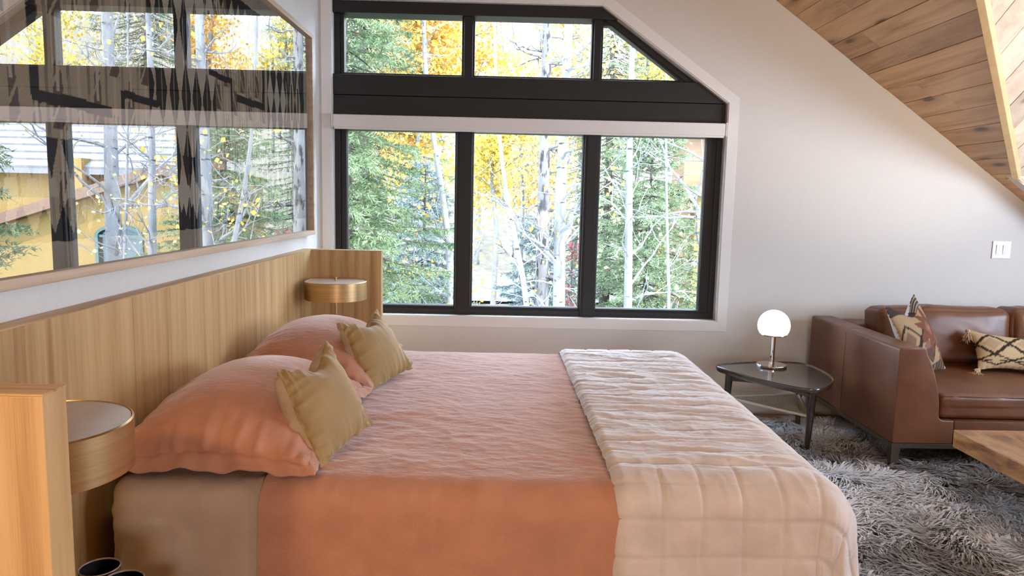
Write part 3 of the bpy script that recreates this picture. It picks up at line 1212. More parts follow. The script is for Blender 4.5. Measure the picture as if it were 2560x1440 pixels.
def gathers(G, amp, reach, freq, seed):
    """folds that run from the seam into the cloth, fading inwards"""
    n, mm = G[0].shape[:2]
    u, v = np.meshgrid(np.linspace(0, 1, n), np.linspace(0, 1, mm), indexing='ij')
    out = []
    for gi, g in enumerate(G):
        W_, H_ = np.ptp(g[..., 0]), np.ptp(g[..., 1])
        d = 0
        for e, a in ((u * W_, v * H_), ((1 - u) * W_, v * H_ + 3), (v * H_, u * W_ + 6), ((1 - v) * H_, u * W_ + 9)):
            q = ridged(a * freq + seed * 3.7 + e * 6 * fbm(a * 7, e * 7 + seed, 1), e * 3 + seed + gi * 5, 2) - .5
            d = d + q * np.exp(-(e / reach)) * (.4 + 1.2 * vnoise(a * 9 + seed, a * 0 + gi)) * np.clip(e / .010, 0, 1)
        out.append(displace(g, amp * d * (1 if g[..., 2].mean() > 0 else 1)))
    for sel in ((0, slice(None)), (-1, slice(None)), (slice(None), 0), (slice(None), -1)):
        out[0][sel] = G[0][sel]
        out[1][sel] = G[0][sel]
    return out


# sleeping pillows
Gp = inflate(.90, .60, 74, 50, 10, steps=120, iters=6, seed=3, grav=3, floor=True)
Gp2 = inflate(.88, .60, 74, 50, 10, steps=120, iters=6, seed=9, grav=3, floor=True)


def pillow(G, origin, u, v, label, sx, lift):
    t = thing('pillow', origin, label, 'pillow', 'terracotta sleeping pillows')
    zs = max(G[0][..., 2].max(), 1e-3)
    Q = []
    for g in G:
        q = g.copy()
        q[..., 2] *= sx / zs
        # raised towards the headboard (v points at the foot)
        q[..., 2] += lift * np.clip(.5 - q[..., 1] / .6, 0, 1) ** 1.5
        Q.append(q)
    Q = gathers(Q, .018, .085, 30, int(abs(origin[1]) * 10))
    fr = frame_of(np.array(origin), u, v)
    W = place(Q, fr)
    two_sheets('case', W, ['terracotta', 'terracotta'], t)
    # flange around the seam
    b = np.concatenate([Q[0][:, 0], Q[0][-1, 1:], Q[0][-2::-1, -1], Q[0][0, -2:0:-1]])
    c = b[:, :2].mean(0)
    dr = b[:, :2] - c
    dr = dr / np.array((.44, .29))
    dr /= np.linalg.norm(dr, axis=1)[:, None] + 1e-9
    rows = []
    n = len(b)
    ph = np.linspace(0, 2 * pi, n)
    for k, e in enumerate((-.012, 0, .012, .024, .036)):
        r = b.copy()
        r[:, :2] += dr * e
        r[:, 2] = np.maximum(b[:, 2] * (1 - max(k - 1, 0) * .22) + .004 * np.sin(ph * 17 + k * .3) * max(k - 1, 0) * .5 + .003 * np.sin(ph * 41), .003 + .001 * k)
        rows.append(r)
    Rw = np.stack(rows + rows[::-1], 0)
    Rw[5:, :, 2] -= .004
    Rw[5:, :, 2] = np.maximum(Rw[5:, :, 2], .0005)
    Rw = np.concatenate([Rw, Rw[:, :1]], 1)
    m = MB()
    m.grid(fr[0] + Rw @ fr[1])
    make('flange', m, 'terracotta', t, smooth=True, fixn=False)


pillow(Gp, (-.835, 2.45, ZT + .016), (0, 1, 0), (-1, .02, 0), 'terracotta pillow nearest the camera, against the headboard', .228, .0)
pillow(Gp2, (-.835, 3.36, ZT + .016), (0, 1, 0), (-1, -.02, 0), 'terracotta pillow further back, in front of the far lamp', .235, .0)

Gg = inflate(.335, .325, 58, 54, 10, steps=110, iters=8, seed=5, stiff=.3)
Gg2 = inflate(.335, .325, 58, 54, 10, steps=110, iters=8, seed=21, stiff=.3)


def gold(G, o, u, v, label):
    t = thing('velvet_cushion', o, label, 'cushion', 'gold velvet cushions on the bed')
    # sag: a dent in the upper edge as if chopped
    Q = []
    for g in G:
        q = g.copy()
        q[..., 1] -= .055 * np.exp(-((q[..., 0] - .02) / .085) ** 2) * np.clip(q[..., 1] / .15, 0, 1) ** 2
        Q.append(q)
    zm_ = np.abs(Q[1][..., 2]).max()
    Q[0][..., 2] *= .50
    Q[1][..., 2] = -.085 * (np.abs(Q[1][..., 2]) / zm_) ** .5
    for q in Q:
        q[..., 0] += .045 * np.clip(-q[..., 0] / .16, 0, 1) * np.clip(q[..., 1] / .16, 0, 1)
    Q = gathers(Q, .016, .050, 30, int(abs(o[1]) * 10))
    W = place(Q, frame_of(np.array(o), u, v))
    m = MB()
    m.grid(W[0])
    a = make('velvet_front', m, 'velvet', t, smooth=True, fixn=False)
    m = MB()
    m.grid(W[1])
    make('linen_back', m, 'linen', t, smooth=True, fixn=False)


gold(Gg, (-.550, 2.25, .802), (.09, .30, .03), (-.13, .05, .26), 'gold velvet cushion leaning on the nearest terracotta pillow')
gold(Gg2, (-.550, 3.17, .785), (.13, .30, .02), (-.15, .05, .24), 'gold velvet cushion leaning on the further terracotta pillow')

# ------------------------------------------------------------------ side table and globe lamp
st = thing('side_table', (1.72, 4.22, .02), 'dark rounded triangular side table with a woven cane shelf', 'table')
TZ = .452
A_, B_, C_ = np.array((1.36, 4.33)), np.array((1.83, 3.86)), np.array((2.0, 4.55))


OUTL = np.array([(1.352, 4.40), (1.366, 4.335), (1.435, 4.19), (1.509, 4.063), (1.585, 3.965), (1.668, 3.885), (1.75, 3.858), (1.841, 3.925), (1.931, 4.048),
                 (1.973, 4.164), (1.984, 4.30), (1.972, 4.46), (1.93, 4.53), (1.804, 4.545), (1.671, 4.53), (1.535, 4.50), (1.42, 4.462)])


def tri_outline(sc_=1.0, n=96):
    k = len(OUTL)
    t = np.linspace(0, k, n, endpoint=False)
    i = t.astype(int)
    f = (t - i)[:, None]
    p0, p1, p2, p3 = (OUTL[(i + d) % k] for d in (-1, 0, 1, 2))
    pts = .5 * (2 * p1 + (p2 - p0) * f + (2 * p0 - 5 * p1 + 4 * p2 - p3) * f ** 2 + (3 * p1 - p0 - 3 * p2 + p3) * f ** 3)
    cen = OUTL.mean(0)
    return cen + (pts - cen) * sc_


def ring_stack(levels):
    m = MB()
    R = [np.concatenate([tri_outline(s), np.full((96, 1), z)], 1) for s, z in levels]
    n = len(R[0])
    fc = [(i * n + j, i * n + (j + 1) % n, (i + 1) * n + (j + 1) % n, (i + 1) * n + j) for i in range(len(R) - 1) for j in range(n)]
    fc += [tuple(range(n)), tuple(range((len(R) - 1) * n, len(R) * n))]
    m.add(np.concatenate(R), fc)
    return m


make('table_top', ring_stack([(.955, TZ - .030), (.985, TZ - .022), (1.0, TZ - .008), (1.0, TZ + .002), (.99, TZ + .007), (.975, TZ + .004), (.965, TZ)]), 'walnut_top', st, smooth=True, angle=40)
cen = (A_ + B_ + C_) / 3
LEGS = []
for q, foot in ((np.array((1.428, 4.365)), (1.418, 4.372)), (B_, (1.778, 3.995)), (np.array((1.90, 4.46)), (1.925, 4.475))):
    tp = q if q is not B_ else np.array((1.785, 3.985))
    ft = np.array(foot)
    LEGS.append((tp, ft))
    m = MB()
    m.tube([(*(tp), TZ - .03), (*(tp * .6 + ft * .4), .27), (*ft, .022)], [.024, .021, .013], 16)
    make('leg', m, 'walnut', st, smooth=True, angle=50)
for i in range(3):
    (p, _), (q, _) = LEGS[i], LEGS[(i + 1) % 3]
    d = (q - p) / np.linalg.norm(q - p)
    nn = np.array((-d[1], d[0])) * .009
    n = 13
    tt = np.linspace(0, 1, n)
    pts = p + (q - p) * tt[:, None]
    lowz = TZ - .082 + .022 * np.sin(tt * pi)
    m = MB()
    for k in range(n - 1):
        a, b = pts[k], pts[k + 1]
        m.hexa([(*(a - nn), lowz[k]), (*(b - nn), lowz[k + 1]), (*(b + nn), lowz[k + 1]), (*(a + nn), lowz[k])],
               [(*(a - nn), TZ - .028), (*(b - nn), TZ - .028), (*(b + nn), TZ - .028), (*(a + nn), TZ - .028)])
    make('apron', m, 'walnut', st)
SZ = .262
sh = [LEGS[i][0] * .62 + LEGS[i][1] * .38 for i in range(3)]
shc = sum(sh) / 3
m = MB()
for i in range(3):
    a, b = sh[i], sh[(i + 1) % 3]
    m.tube([(*a, SZ), (*b, SZ)], .0085, 10)
shelf = make('cane_shelf', m, 'cane', st, smooth=True, angle=50)
m = MB()


def inside_clip(p, d):
    ts = []
    for i in range(3):
        a, b = sh[i], sh[(i + 1) % 3]
        e = b - a
        M = np.array([[d[0], -e[0]], [d[1], -e[1]]])
        if abs(np.linalg.det(M)) < 1e-9:
            continue
        t, s = np.linalg.solve(M, a - p)
        if 0 <= s <= 1:
            ts.append(t)
    return (min(ts), max(ts)) if len(ts) >= 2 else None


for i in range(3):
    d = (sh[(i + 1) % 3] - sh[i])
    d /= np.linalg.norm(d)
    nn = np.array((-d[1], d[0]))
    for off in np.arange(-.6, .6, .024):
        for o2 in (0, .005):
            c = inside_clip(shc + nn * (off + o2), d)
            if c and c[1] - c[0] > .02:
                a, b = shc + nn * (off + o2) + d * c[0], shc + nn * (off + o2) + d * c[1]
                m.tube([(*a, SZ + .002 * (i - 1)), (*b, SZ + .002 * (i - 1))], .0017, 4, cap=False)
tag(make('cane_weave', m, 'cane', shelf), kind='stuff')

gl = thing('globe_lamp', (1.706, 4.42, TZ), 'chrome table lamp with a white opal globe on the side table', 'lamp')
gx, gyy = 1.706, 4.42
m = MB()
m.lathe([(.0001, TZ + .001), (.090, TZ + .001), (.0915, TZ + .004), (.0915, TZ + .013), (.089, TZ + .016), (.0001, TZ + .017)], gx, gyy, 64)
make('base', m, 'chrome', gl, smooth=True, angle=35)
m = MB()
m.lathe([(.0001, TZ + .017), (.0165, TZ + .017), (.0165, TZ + .205), (.0001, TZ + .205)], gx, gyy, 32)
make('stem', m, 'chrome', gl, smooth=True, angle=35)
m = MB()
m.lathe([(.0001, .652), (.078, .652), (.079, .655), (.078, .658), (.0001, .658)], gx, gyy, 64)
make('rim', m, 'chrome', gl, smooth=True, angle=35)
m = MB()
R, zc = .0975, .713
a0 = math.asin((zc - .659) / R)
prof = [(.0001, .659)] + [(R * cos(t), zc + R * sin(t)) for t in np.linspace(-a0, pi / 2 - .001, 26)]
m.lathe(prof, gx, gyy, 64)
make('globe', m, 'opal', gl, smooth=True, angle=60)
m = MB()
m.tube([(gx + .012, gyy - .06, TZ + .016), (gx + .012, gyy - .06, TZ + .024)], .004, 10)
make('switch', m, 'chrome', gl)
m = MB()
tt = np.linspace(0, 1, 20)
m.tube(np.stack([gx + .02 + tt * .08, gyy + .09 + tt * .12, TZ + .006 + 0 * tt], -1), .0025, 6)
make('cord', m, 'grey_plastic', gl, smooth=True)

# ------------------------------------------------------------------ sofa
sf = thing('sofa', (2.9, 4.3, .02), 'cognac leather sofa on a slim bronze base', 'sofa')
SY0, SY1, SX = 3.755, 4.86, 2.132


def arc(cx, cz, r, a0, a1, n):
    return [(cx + r * cos(radians(t)), cz + r * sin(radians(t))) for t in np.linspace(a0, a1, n)]


prof = [(SX, .192), (SX, .60)] + arc(SX + .016, .698, .016, 180, 90, 5) + arc(2.262, .694, .020, 85, 20, 6)
cv = np.linspace(0, 1, 14)
pts = [(1 - t) ** 3 * np.array((2.285, .68)) + 3 * (1 - t) ** 2 * t * np.array((2.335, .60)) + 3 * (1 - t) * t * t * np.array((2.368, .46)) + t ** 3 * np.array((2.372, .40)) for t in cv]
prof += [tuple(p) for p in pts] + [(2.374, .352)] + arc(2.404, .352, .030, 180, 270, 6) + [(2.46, .322), (2.46, .192)]
m = MB()
m.prism(prof, [], SY0, SY1, 'Y')
arm = make('arm', m, 'leather', sf, bevel=.007, smooth=True, angle=50, seg=3)
m = MB()
for y in (4.36,):
    m.tube([(SX - .0004, y, .20), (SX - .0004, y, .69), (SX + .02, y, .7138), (2.25, y, .7138)], .0022, 6)
make('seam', m, 'leather', arm, smooth=True)
m = MB()
m.tube([(SX + .002, SY0 + .004, .20), (SX + .002, SY0 + .004, .70), (SX + .012, SY0 + .004, .7125), (2.265, SY0 + .004, .7135)], .0028, 6)
make('piping', m, 'leather', arm, smooth=True)
m = MB()
m.box(2.461, 3.62, SY0, SY0 + .55, .192, .322)
make('apron', m, 'leather', sf, bevel=.01, smooth=True, angle=50)
mb2 = rbox(2.30, 3.78, 4.60, SY1 + .002, .192, .70, .03, 6)
weld(make('back', mb2, 'leather', sf))
wrs = lambda o: .006 * ridged(o[..., 0] * 3.5 + o[..., 1] * 6, o[..., 1] * 5 - o[..., 0] * 7, 2) * (o[..., 2] > .40) - .003
for x0, x1 in ((2.383, 3.24), (3.245, 3.70)):
    mb2 = rbox(x0, x1, SY0 + .008, 4.62, .328, .460, .028, 14, (0, 0, .022), wrs)
    s = weld(make('seat_cushion', mb2, 'leather', sf))
    m = MB()
    m.tube([(x0 + .015, SY0 + .02, .448), (x0 + .2, SY0 + .011, .452), (x1 - .2, SY0 + .011, .452), (x1 - .015, SY0 + .02, .448)], .004, 6)
    make('piping', m, 'leather', s, smooth=True)


def back_cushion(x0, x1, tilt, seed, top=.815):
    wrb = lambda o: .007 * ridged(o[..., 0] * 5 + seed, o[..., 2] * 6 + o[..., 0] * 4, 2) - .003
    mb2 = rbox(x0, x1, -.11, .11, 0, top - .462, .045, 14, (.015, .035, .02), wrb)
    for k, v in enumerate(mb2.v):
        y, z = v[:, 1].copy(), v[:, 2].copy()
        v[:, 1] = 4.55 + y * cos(tilt) + z * sin(tilt)
        v[:, 2] = .468 + z * cos(tilt) - y * sin(tilt) * .6
    weld(make('back_cushion', mb2, 'leather', sf))


back_cushion(2.395, 3.235, .12, 1.0)
back_cushion(3.245, 3.69, .12, 4.0, .822)
m = MB()
m.prism([(6.083 - a_, b_) for a_, b_ in prof], [], SY0, SY1, 'Y')
make('arm', m, 'leather', sf, bevel=.007, smooth=True, angle=50, seg=3)
# loose piece of the bronze base
m = MB()
m.box(SX + .004, 3.945, SY0 + .006, SY0 + .036, .163, .190)
make('base_rail', m, 'bronze', sf, bevel=.002)
m = MB()
m.box(SX + .004, 3.945, SY1 - .036, SY1 - .006, .163, .190)
make('base_rail', m, 'bronze', sf, bevel=.002)
m = MB()
m.box(SX + .004, SX + .034, SY0 + .036, SY1 - .036, .163, .190)
make('base_rail', m, 'bronze', sf, bevel=.002)
for lx in (SX + .004, 3.895):
    for ly in (SY0 + .006, SY1 - .056):
        m = MB()
        a = [(lx + .006, ly + .006, .0205), (lx + .034, ly + .006, .0205), (lx + .034, ly + .034, .0205), (lx + .006, ly + .034, .0205)]
        b = [(lx, ly, .163), (lx + .05, ly, .163), (lx + .05, ly + .045, .163), (lx, ly + .045, .163)]
        m.hexa(a, b)
        make('leg', m, 'bronze', sf, bevel=.002)

# sofa cushions
Gs = inflate(.49, .49, 60, 60, 10, steps=100, iters=8, seed=31, stiff=.5)
DBR, OCH, RUST = (.035, .02, .014), (.36, .245, .14), (.17, .06, .035)


def star_pattern(U, V):
    C = np.empty(U.shape + (3,))
    C[:] = OCH

    def put(mk, c):
        C[mk] = c
    put(V > .34, (.05, .035, .03))
    put((V > .34) & (np.abs(((V - .34) / .05) % 1 - .5) < .22) & (U > .1) & (U < .8), (.42, .36, .30))
    put(V < -.30, (.06, .045, .035))
    put((V < -.32) & (((U * 9) % 1) < .28), (.34, .17, .07))
    # band of lozenges in thin black line
    for cx, cyy in ((-.33, .02), (-.05, -.10)):
        d = np.abs(U - cx) / .19 + np.abs(V - cyy) / .17
        put(np.abs(d - 1) < .10, DBR)
        put(d < .55, (.20, .12, .09))
    put((np.abs(V - .13 - .03 * np.round(U * 8) % 2 * .4) < .012) & (U < .25), DBR)
    put((V < -.12) & (V > -.24) & (U < .0), (.10, .055, .04))
    # eight-pointed star
    for cx, cyy, R in ((.12, .07, .30), (.30, -.24, .14)):
        a = np.arctan2(V - cyy, U - cx)
        r = np.hypot(U - cx, V - cyy)
        lim = R * (.50 + .5 * np.abs(((a / (2 * pi) * 8) % 1) - .5) * 2 * 1.0)
        lim = R * (1 - .55 * np.abs(((a / (2 * pi) * 8 + .0) % 1) - .5) * 2)
        put(r < lim, RUST)
        put((r < R * .30) & ((np.abs(U - cx) + np.abs(V - cyy)) < R * .3), (.24, .11, .08))
        put((np.abs(U - cx) + np.abs(V - cyy)) < R * .10, OCH)
    return C


def lumbar_pattern(U, V):
    C = np.empty(U.shape + (3,))
    C[:] = (.52, .38, .22)
    d = np.abs(U) / .30 + np.abs(V - .08) / .36
    per = (np.abs(((U + .30) / .34) % 1 - .5) * 2)
    zig = (V - .10) / .25
    C[np.abs(np.abs(zig) - per) < .15] = DBR
    C[(np.abs(zig) < per - .42)] = (.42, .30, .18)
    z2 = (V + .26) / .12
    C[np.abs(np.abs(z2) - per) < .16] = DBR
    C[(np.abs(z2) < .14) & (per < .75) & (per > .35)] = DBR
    C[(V < -.40) & (np.abs(((U * 14) % 1) - .5) < .22)] = (.40, .28, .17)
    return C


def uv_of(G):
    n, mm = G[0].shape[:2]
    return np.meshgrid(np.linspace(-.5, .5, n), np.linspace(-.5, .5, mm), indexing='ij')


U, V = uv_of(Gs)
t = thing('star_cushion', (2.5, 4.25, .47), 'square woven cushion with rust star pattern beside the sofa arm', 'cushion')
Q = []
for g in Gs:
    q = g.copy()
    q[..., 2] *= .42
    q[..., 1] -= .085 * np.exp(-((q[..., 0] + .01) / .11) ** 2) * np.clip(q[..., 1] / .22, 0, 1) ** 2
    Q.append(q)
Q = gathers(Q, .004, .05, 24, 3)
W = place(Q, frame_of(np.array((2.45, 4.16, .695)), (.33, .30, .03), (-.22, .06, .41)))
cst = star_pattern(U, V)
cbk = np.empty_like(cst)
cbk[:] = (.72, .70, .68)
two_sheets('cushion_cover', W, ['vc', 'vc'], t, [cst, cbk])

Gl = inflate(.54, .28, 66, 36, 10, steps=90, iters=8, seed=41, stiff=.5)
U, V = uv_of(Gl)
t = thing('lumbar_cushion', (3.18, 4.33, .47), 'tan lumbar cushion with black zigzags and wool tassels', 'cushion')
Gl = gathers(Gl, .004, .04, 24, 5)
fr = frame_of(np.array((3.165, 4.30, .588)), (.5, -.03, -.035), (.03, .17, .22))
W = place([g * np.array((1, 1, .62)) for g in Gl], fr)
cl = lumbar_pattern(U, V)
two_sheets('cushion_cover', W, ['vc', 'vc'], t, [cl, cl])
rs = np.random.RandomState(8)
for ci, cj, dirn in ((0, 0, (-.55, -.5, -.25)), (0, -1, (-.4, -.5, -.7)), (-1, 0, (.6, -.4, -.3)), (-1, -1, (.5, -.4, -.6))):
    c = W[0][ci, cj]
    m = MB()
    d = np.array(dirn) / np.linalg.norm(dirn)
    hd = c + d * .012
    aa = np.linspace(0, pi, 8)
    m.tube([c + d * .024 * (1 - cos(t_)) / 2 for t_ in aa], [max(.0155 * sin(t_), .002) for t_ in aa], 12)
    for k in range(34):
        sp = rs.randn(3) * .34
        e = d + sp
        e /= np.linalg.norm(e)
        p0 = c + d * .020 + rs.randn(3) * .004
        L = .045 + .02 * rs.rand()
        drop = np.array((0, 0, -1)) * .010
        pp = [p0, p0 + e * L * .5 + d * .004, p0 + e * L + drop]
        for p in pp:
            p[2] = max(p[2], .482)
        m.tube(pp, [.0022, .0028, .0020], 5)
    make('tassel', m, 'tassel', t, smooth=True)

# ------------------------------------------------------------------ coffee table
ct = thing('coffee_table', (2.72, 2.86, .02), 'thick burl wood slab coffee table in front of the sofa', 'table')
m = MB()
o = [(2.238, 3.418), (3.25, 3.425), (3.26, 2.31), (2.255, 2.30)]
m.hexa([(x + .004, y, .292) for x, y in o], [(x, y, .38) for x, y in o])
make('slab_top', m, 'slab', ct, bevel=.006)
for lx, ly in ((2.55, 3.2), (3.0, 3.2), (2.55, 2.5), (3.0, 2.5)):
    m = MB()
    m.box(lx - .04, lx + .04, ly - .04, ly + .04, .021, .292)
    make('leg', m, 'slab', ct, bevel=.004)

# ------------------------------------------------------------------ rug
rg = thing('shag_rug', (1.9, 3.1, 0), 'shaggy grey-brown and white fur rug under sofa and tables', 'rug')
m = MB()
m.box(.83, 3.57, 1.73, 4.60, .0005, .018)
MAT['rug_base'] = plain('rug backing', (.10, .09, .085), .95, nscale=40, namp=.3)
make('backing', m, 'rug_base', rg)


def rug_mat():
    t = NT('rug fur')
    a = t.n('ShaderNodeVertexColor', layer_name='Col')
    return t.fin(a.outputs['Color'], .65, 0, None, .3)


MAT['fur'] = rug_mat()
rs = np.random.RandomState(77)
N = 150000
px = .85 + rs.rand(N) * 2.7
py = 1.75 + rs.rand(N) * 2.83
keep = np.ones(N, bool)
# local lay of the pile: soft swirls in clumps
th = 2.2 * fbm(px * 1.6, py * 1.6, 2) * pi + 1.4 * fbm(px * 7, py * 7, 2) * pi - 1.9
cl = fbm(px * 15 + 3, py * 15, 2)
lean = .75 + .5 * rs.rand(N)
Lr = .055 + .035 * rs.rand(N) + .03 * cl
wd = .0020 + .0024 * rs.rand(N)
dirx, diry = np.cos(th + rs.randn(N) * .35), np.sin(th + rs.randn(N) * .35)
sx_, sy_ = -diry, dirx
base = np.stack([px, py, np.full(N, .016)], -1)
d = np.stack([dirx, diry, 0 * px], -1)
sd = np.stack([sx_, sy_, 0 * px], -1) * wd[:, None]
upv = np.array((0, 0, 1.0))
p1 = base + d * (Lr * .35)[:, None] * lean[:, None] + upv * (Lr * .50)[:, None]
p2 = base + d * (Lr * .85)[:, None] * lean[:, None] + upv * (Lr * (.60 + .12 * rs.rand(N)))[:, None]
p3 = base + d * (Lr * 1.25)[:, None] * lean[:, None] + upv * (Lr * (.45 + .2 * rs.rand(N)))[:, None]
V_ = np.stack([base - sd, base + sd, p1 - sd * 1.3, p1 + sd * 1.3, p2 - sd, p2 + sd, p3], 1)
tone = fbm(px * 2.3 + 5, py * 2.3, 3) + .35 * fbm(px * 9, py * 9, 2)
tn = np.clip(.52 + tone * 2.1 + rs.randn(N) * .12, 0, 1)[:, None]
colA, colB = np.array((.085, .066, .056)), np.array((.80, .80, .83))
cb = colA * (1 - tn) + colB * tn
shade = np.array((.55, .55, .8, .8, 1.0, 1.0, 1.1))
tipc = np.clip(cb[:, None, :] * np.ones((1, 7, 1)), 0, 1)
tipc[:, 4:] = np.clip(tipc[:, 4:] * .75 + .25 * np.array((.6, .6, .62)), 0, 1)
nrow = np.arange(N)[:, None] * 7
tri = np.concatenate([nrow + np.array(t3) for t3 in ((0, 1, 3), (0, 3, 2), (2, 3, 5), (2, 5, 4), (4, 5, 6))], 0)
pile = raw('pile', V_.reshape(-1, 3), tri, 'fur', rg, smooth=True)
ca = pile.data.color_attributes.new('Col', 'FLOAT_COLOR', 'POINT')
c4 = np.ones((N * 7, 4), np.float32)
c4[:, :3] = tipc.reshape(-1, 3)
ca.data.foreach_set('color', c4.ravel())
tag(pile, kind='stuff')

# ------------------------------------------------------------------ outdoors
GZ = -3.0


def leaf_mat(name, c0, c1, scale=1.4, trans=.35):
    t = NT(name)
    v = t.coords()
    f = t.noise(v, scale, 3)
    g = t.n('ShaderNodeNewGeometry')
    c = t.ramp(f, [(.3, c0), (.7, c1)])
    r = t.ramp(g.outputs['Random Per Island'], [(0, (.6,) * 3), (1, (1.35,) * 3)])
    c = t.mix(1.0, c, r, 'MULTIPLY')
    t.fin(c, .6, 0, None, .3)
    tr = t.n('ShaderNodeBsdfTranslucent')
    t.l(c, tr.inputs[0])
    mx = t.n('ShaderNodeMixShader')
    mx.inputs[0].default_value = trans
    t.l(t.b.outputs[0], mx.inputs[1])
    t.l(tr.outputs[0], mx.inputs[2])
    t.l(mx.outputs[0], t.out.inputs[0])
    return t.m


MAT['needle'] = leaf_mat('spruce needles', (0.04057, 0.06762, 0.02705), (0.1172, 0.1532, 0.06762), 1.8, .25)
MAT['needle_blue'] = leaf_mat('blue spruce needles', (0.0541, 0.08114, 0.07213), (0.1352, 0.1712, 0.1624), 1.8, .25)
MAT['needle_lit'] = leaf_mat('pale spruce needles', (0.06762, 0.1082, 0.04507), (0.1802, 0.2254, 0.1261), 2.2, .3)
MAT['gold_leaf'] = leaf_mat('golden aspen leaves', (0.3606, 0.1532, 0.01082), (0.4507, 0.2615, 0.04057), .9, .45)
MAT['yellow_leaf'] = leaf_mat('yellow aspen leaves', (0.4147, 0.2795, 0.01802), (0.4868, 0.3786, 0.08114), .9, .45)
MAT['pale_leaf'] = leaf_mat('pale yellow leaves', (0.3786, 0.2795, 0.08114), (0.4507, 0.3877, 0.1984), .9, .45)
MAT['red_leaf'] = leaf_mat('red shrub leaves', (0.1532, 0.02254, 0.02705), (0.2254, 0.0541, 0.0541), 3, .3)


def bark(name, c0, c1, scar, sc_=(7, 7, 26), lim=.62):
    t = NT(name)
    f = t.noise(t.coords(sc_), 1, 4, .6)
    c = t.ramp(t.noise(t.coords((5, 5, 3)), 1, 3), [(.3, c0), (.7, c1)])
    k = t.ramp(f, [(lim, (0, 0, 0)), (lim + .06, (1, 1, 1))])
    c = t.mix(k, c, scar)
    return t.fin(c, .7, 0, t.bump(f, .3, .01), .2)


MAT['aspen_bark'] = bark('white aspen bark', (0.09806, 0.09806, 0.09806), (0.1594, 0.1594, 0.1594), (0.01839, 0.01839, 0.01839))
MAT['far_bark'] = bark('pale far bark', (0.1014, 0.1014, 0.0981), (0.1488, 0.1488, 0.1454), (0.06086, 0.06086, 0.05747))
MAT['grey_bark'] = bark('ridged grey bark', (0.05861, 0.0541, 0.05138), (0.1082, 0.1037, 0.09922), (0.01802, 0.01624, 0.01442), (16, 16, 5), .52)
MAT['brown_bark'] = bark('brown spruce bark', (0.03606, 0.02705, 0.02164), (0.06311, 0.04958, 0.04057), (0.01624, 0.01261, 0.009016), (16, 16, 6), .55)
MAT['grass'] = plain('dry grass', (0.05704, 0.0471, 0.02727), .9, nscale=2.2, namp=.35, bump=.3)
MAT['hill'] = plain('hazy hillside', (0.3786, 0.3606, 0.3606), .95, nscale=.9, namp=.35, bump=.4)
MAT['asphalt'] = plain('grey road', (0.04328, 0.04472, 0.05049), .85, nscale=20, namp=.15)
MAT['stucco'] = plain('yellow stucco', (0.1802, 0.1127, 0.02705), .85, nscale=25, namp=.06, bump=.2)
MAT['fascia'] = plain('brown wood fascia', (0.09016, 0.04327, 0.01984), .6, nscale=12, namp=.2)
MAT['orange_wood'] = plain('orange stained wood', (0.1352, 0.06762, 0.02344), .6, nscale=12, namp=.15)
MAT['shingle'] = plain('grey shingles', (0.1217, 0.1217, 0.1261), .85, nscale=30, namp=.12, rnd=9.0)
MAT['dark_glass'] = plain('dark house glass', (0.02705, 0.04507, 0.04507), .08, namp=.2)
MAT['green_frame'] = plain('dark green frame', (0.02705, 0.06311, 0.04958), .4, namp=.1)

# terrain
xs, ys = np.linspace(-70, 90, 60), np.concatenate([np.linspace(5.6, 45, 30), np.linspace(48, 150, 30)])
X, Y = np.meshgrid(xs, ys, indexing='ij')
Zt = GZ + .25 * fbm(X * .2, Y * .2, 3) * (Y > 8) + np.clip((Y - 40) / 100, 0, 1.2) ** 1.15 * 36 * (1 + .35 * fbm(X * .03 + 2, Y * .03, 2)) - np.clip((-X - 4) / 60, 0, 1) * np.clip((Y - 40) / 100, 0, 1) * 6
m = MB()
m.grid(np.stack([X, Y, Zt], -1))
tag(make('ground', m, 'grass', smooth=True, fixn=True), 'dry grassy ground and hillside outside', None, None, 'structure')
m = MB()
tx = np.linspace(-40, 40, 60)
rd = np.stack([np.stack([tx, 34 + .02 * tx + w_ + .004 * tx ** 2, np.full_like(tx, GZ + .16)], -1) for w_ in (-3.4, -1, 1, 3.4)], 1)
m.grid(rd)
tag(make('road', m, 'asphalt', smooth=True), 'grey road crossing behind the trees', None, None, 'structure')


def rot_from(d):
    """frames for many directions: returns side, up vectors"""
    ref = np.where(np.abs(d[:, 2:3]) < .9, np.array([[0, 0, 1.]]), np.array([[1., 0, 0]]))
    a = np.cross(d, ref)
    a /= np.linalg.norm(a, axis=1)[:, None] + 1e-9
    return a, np.cross(a, d)


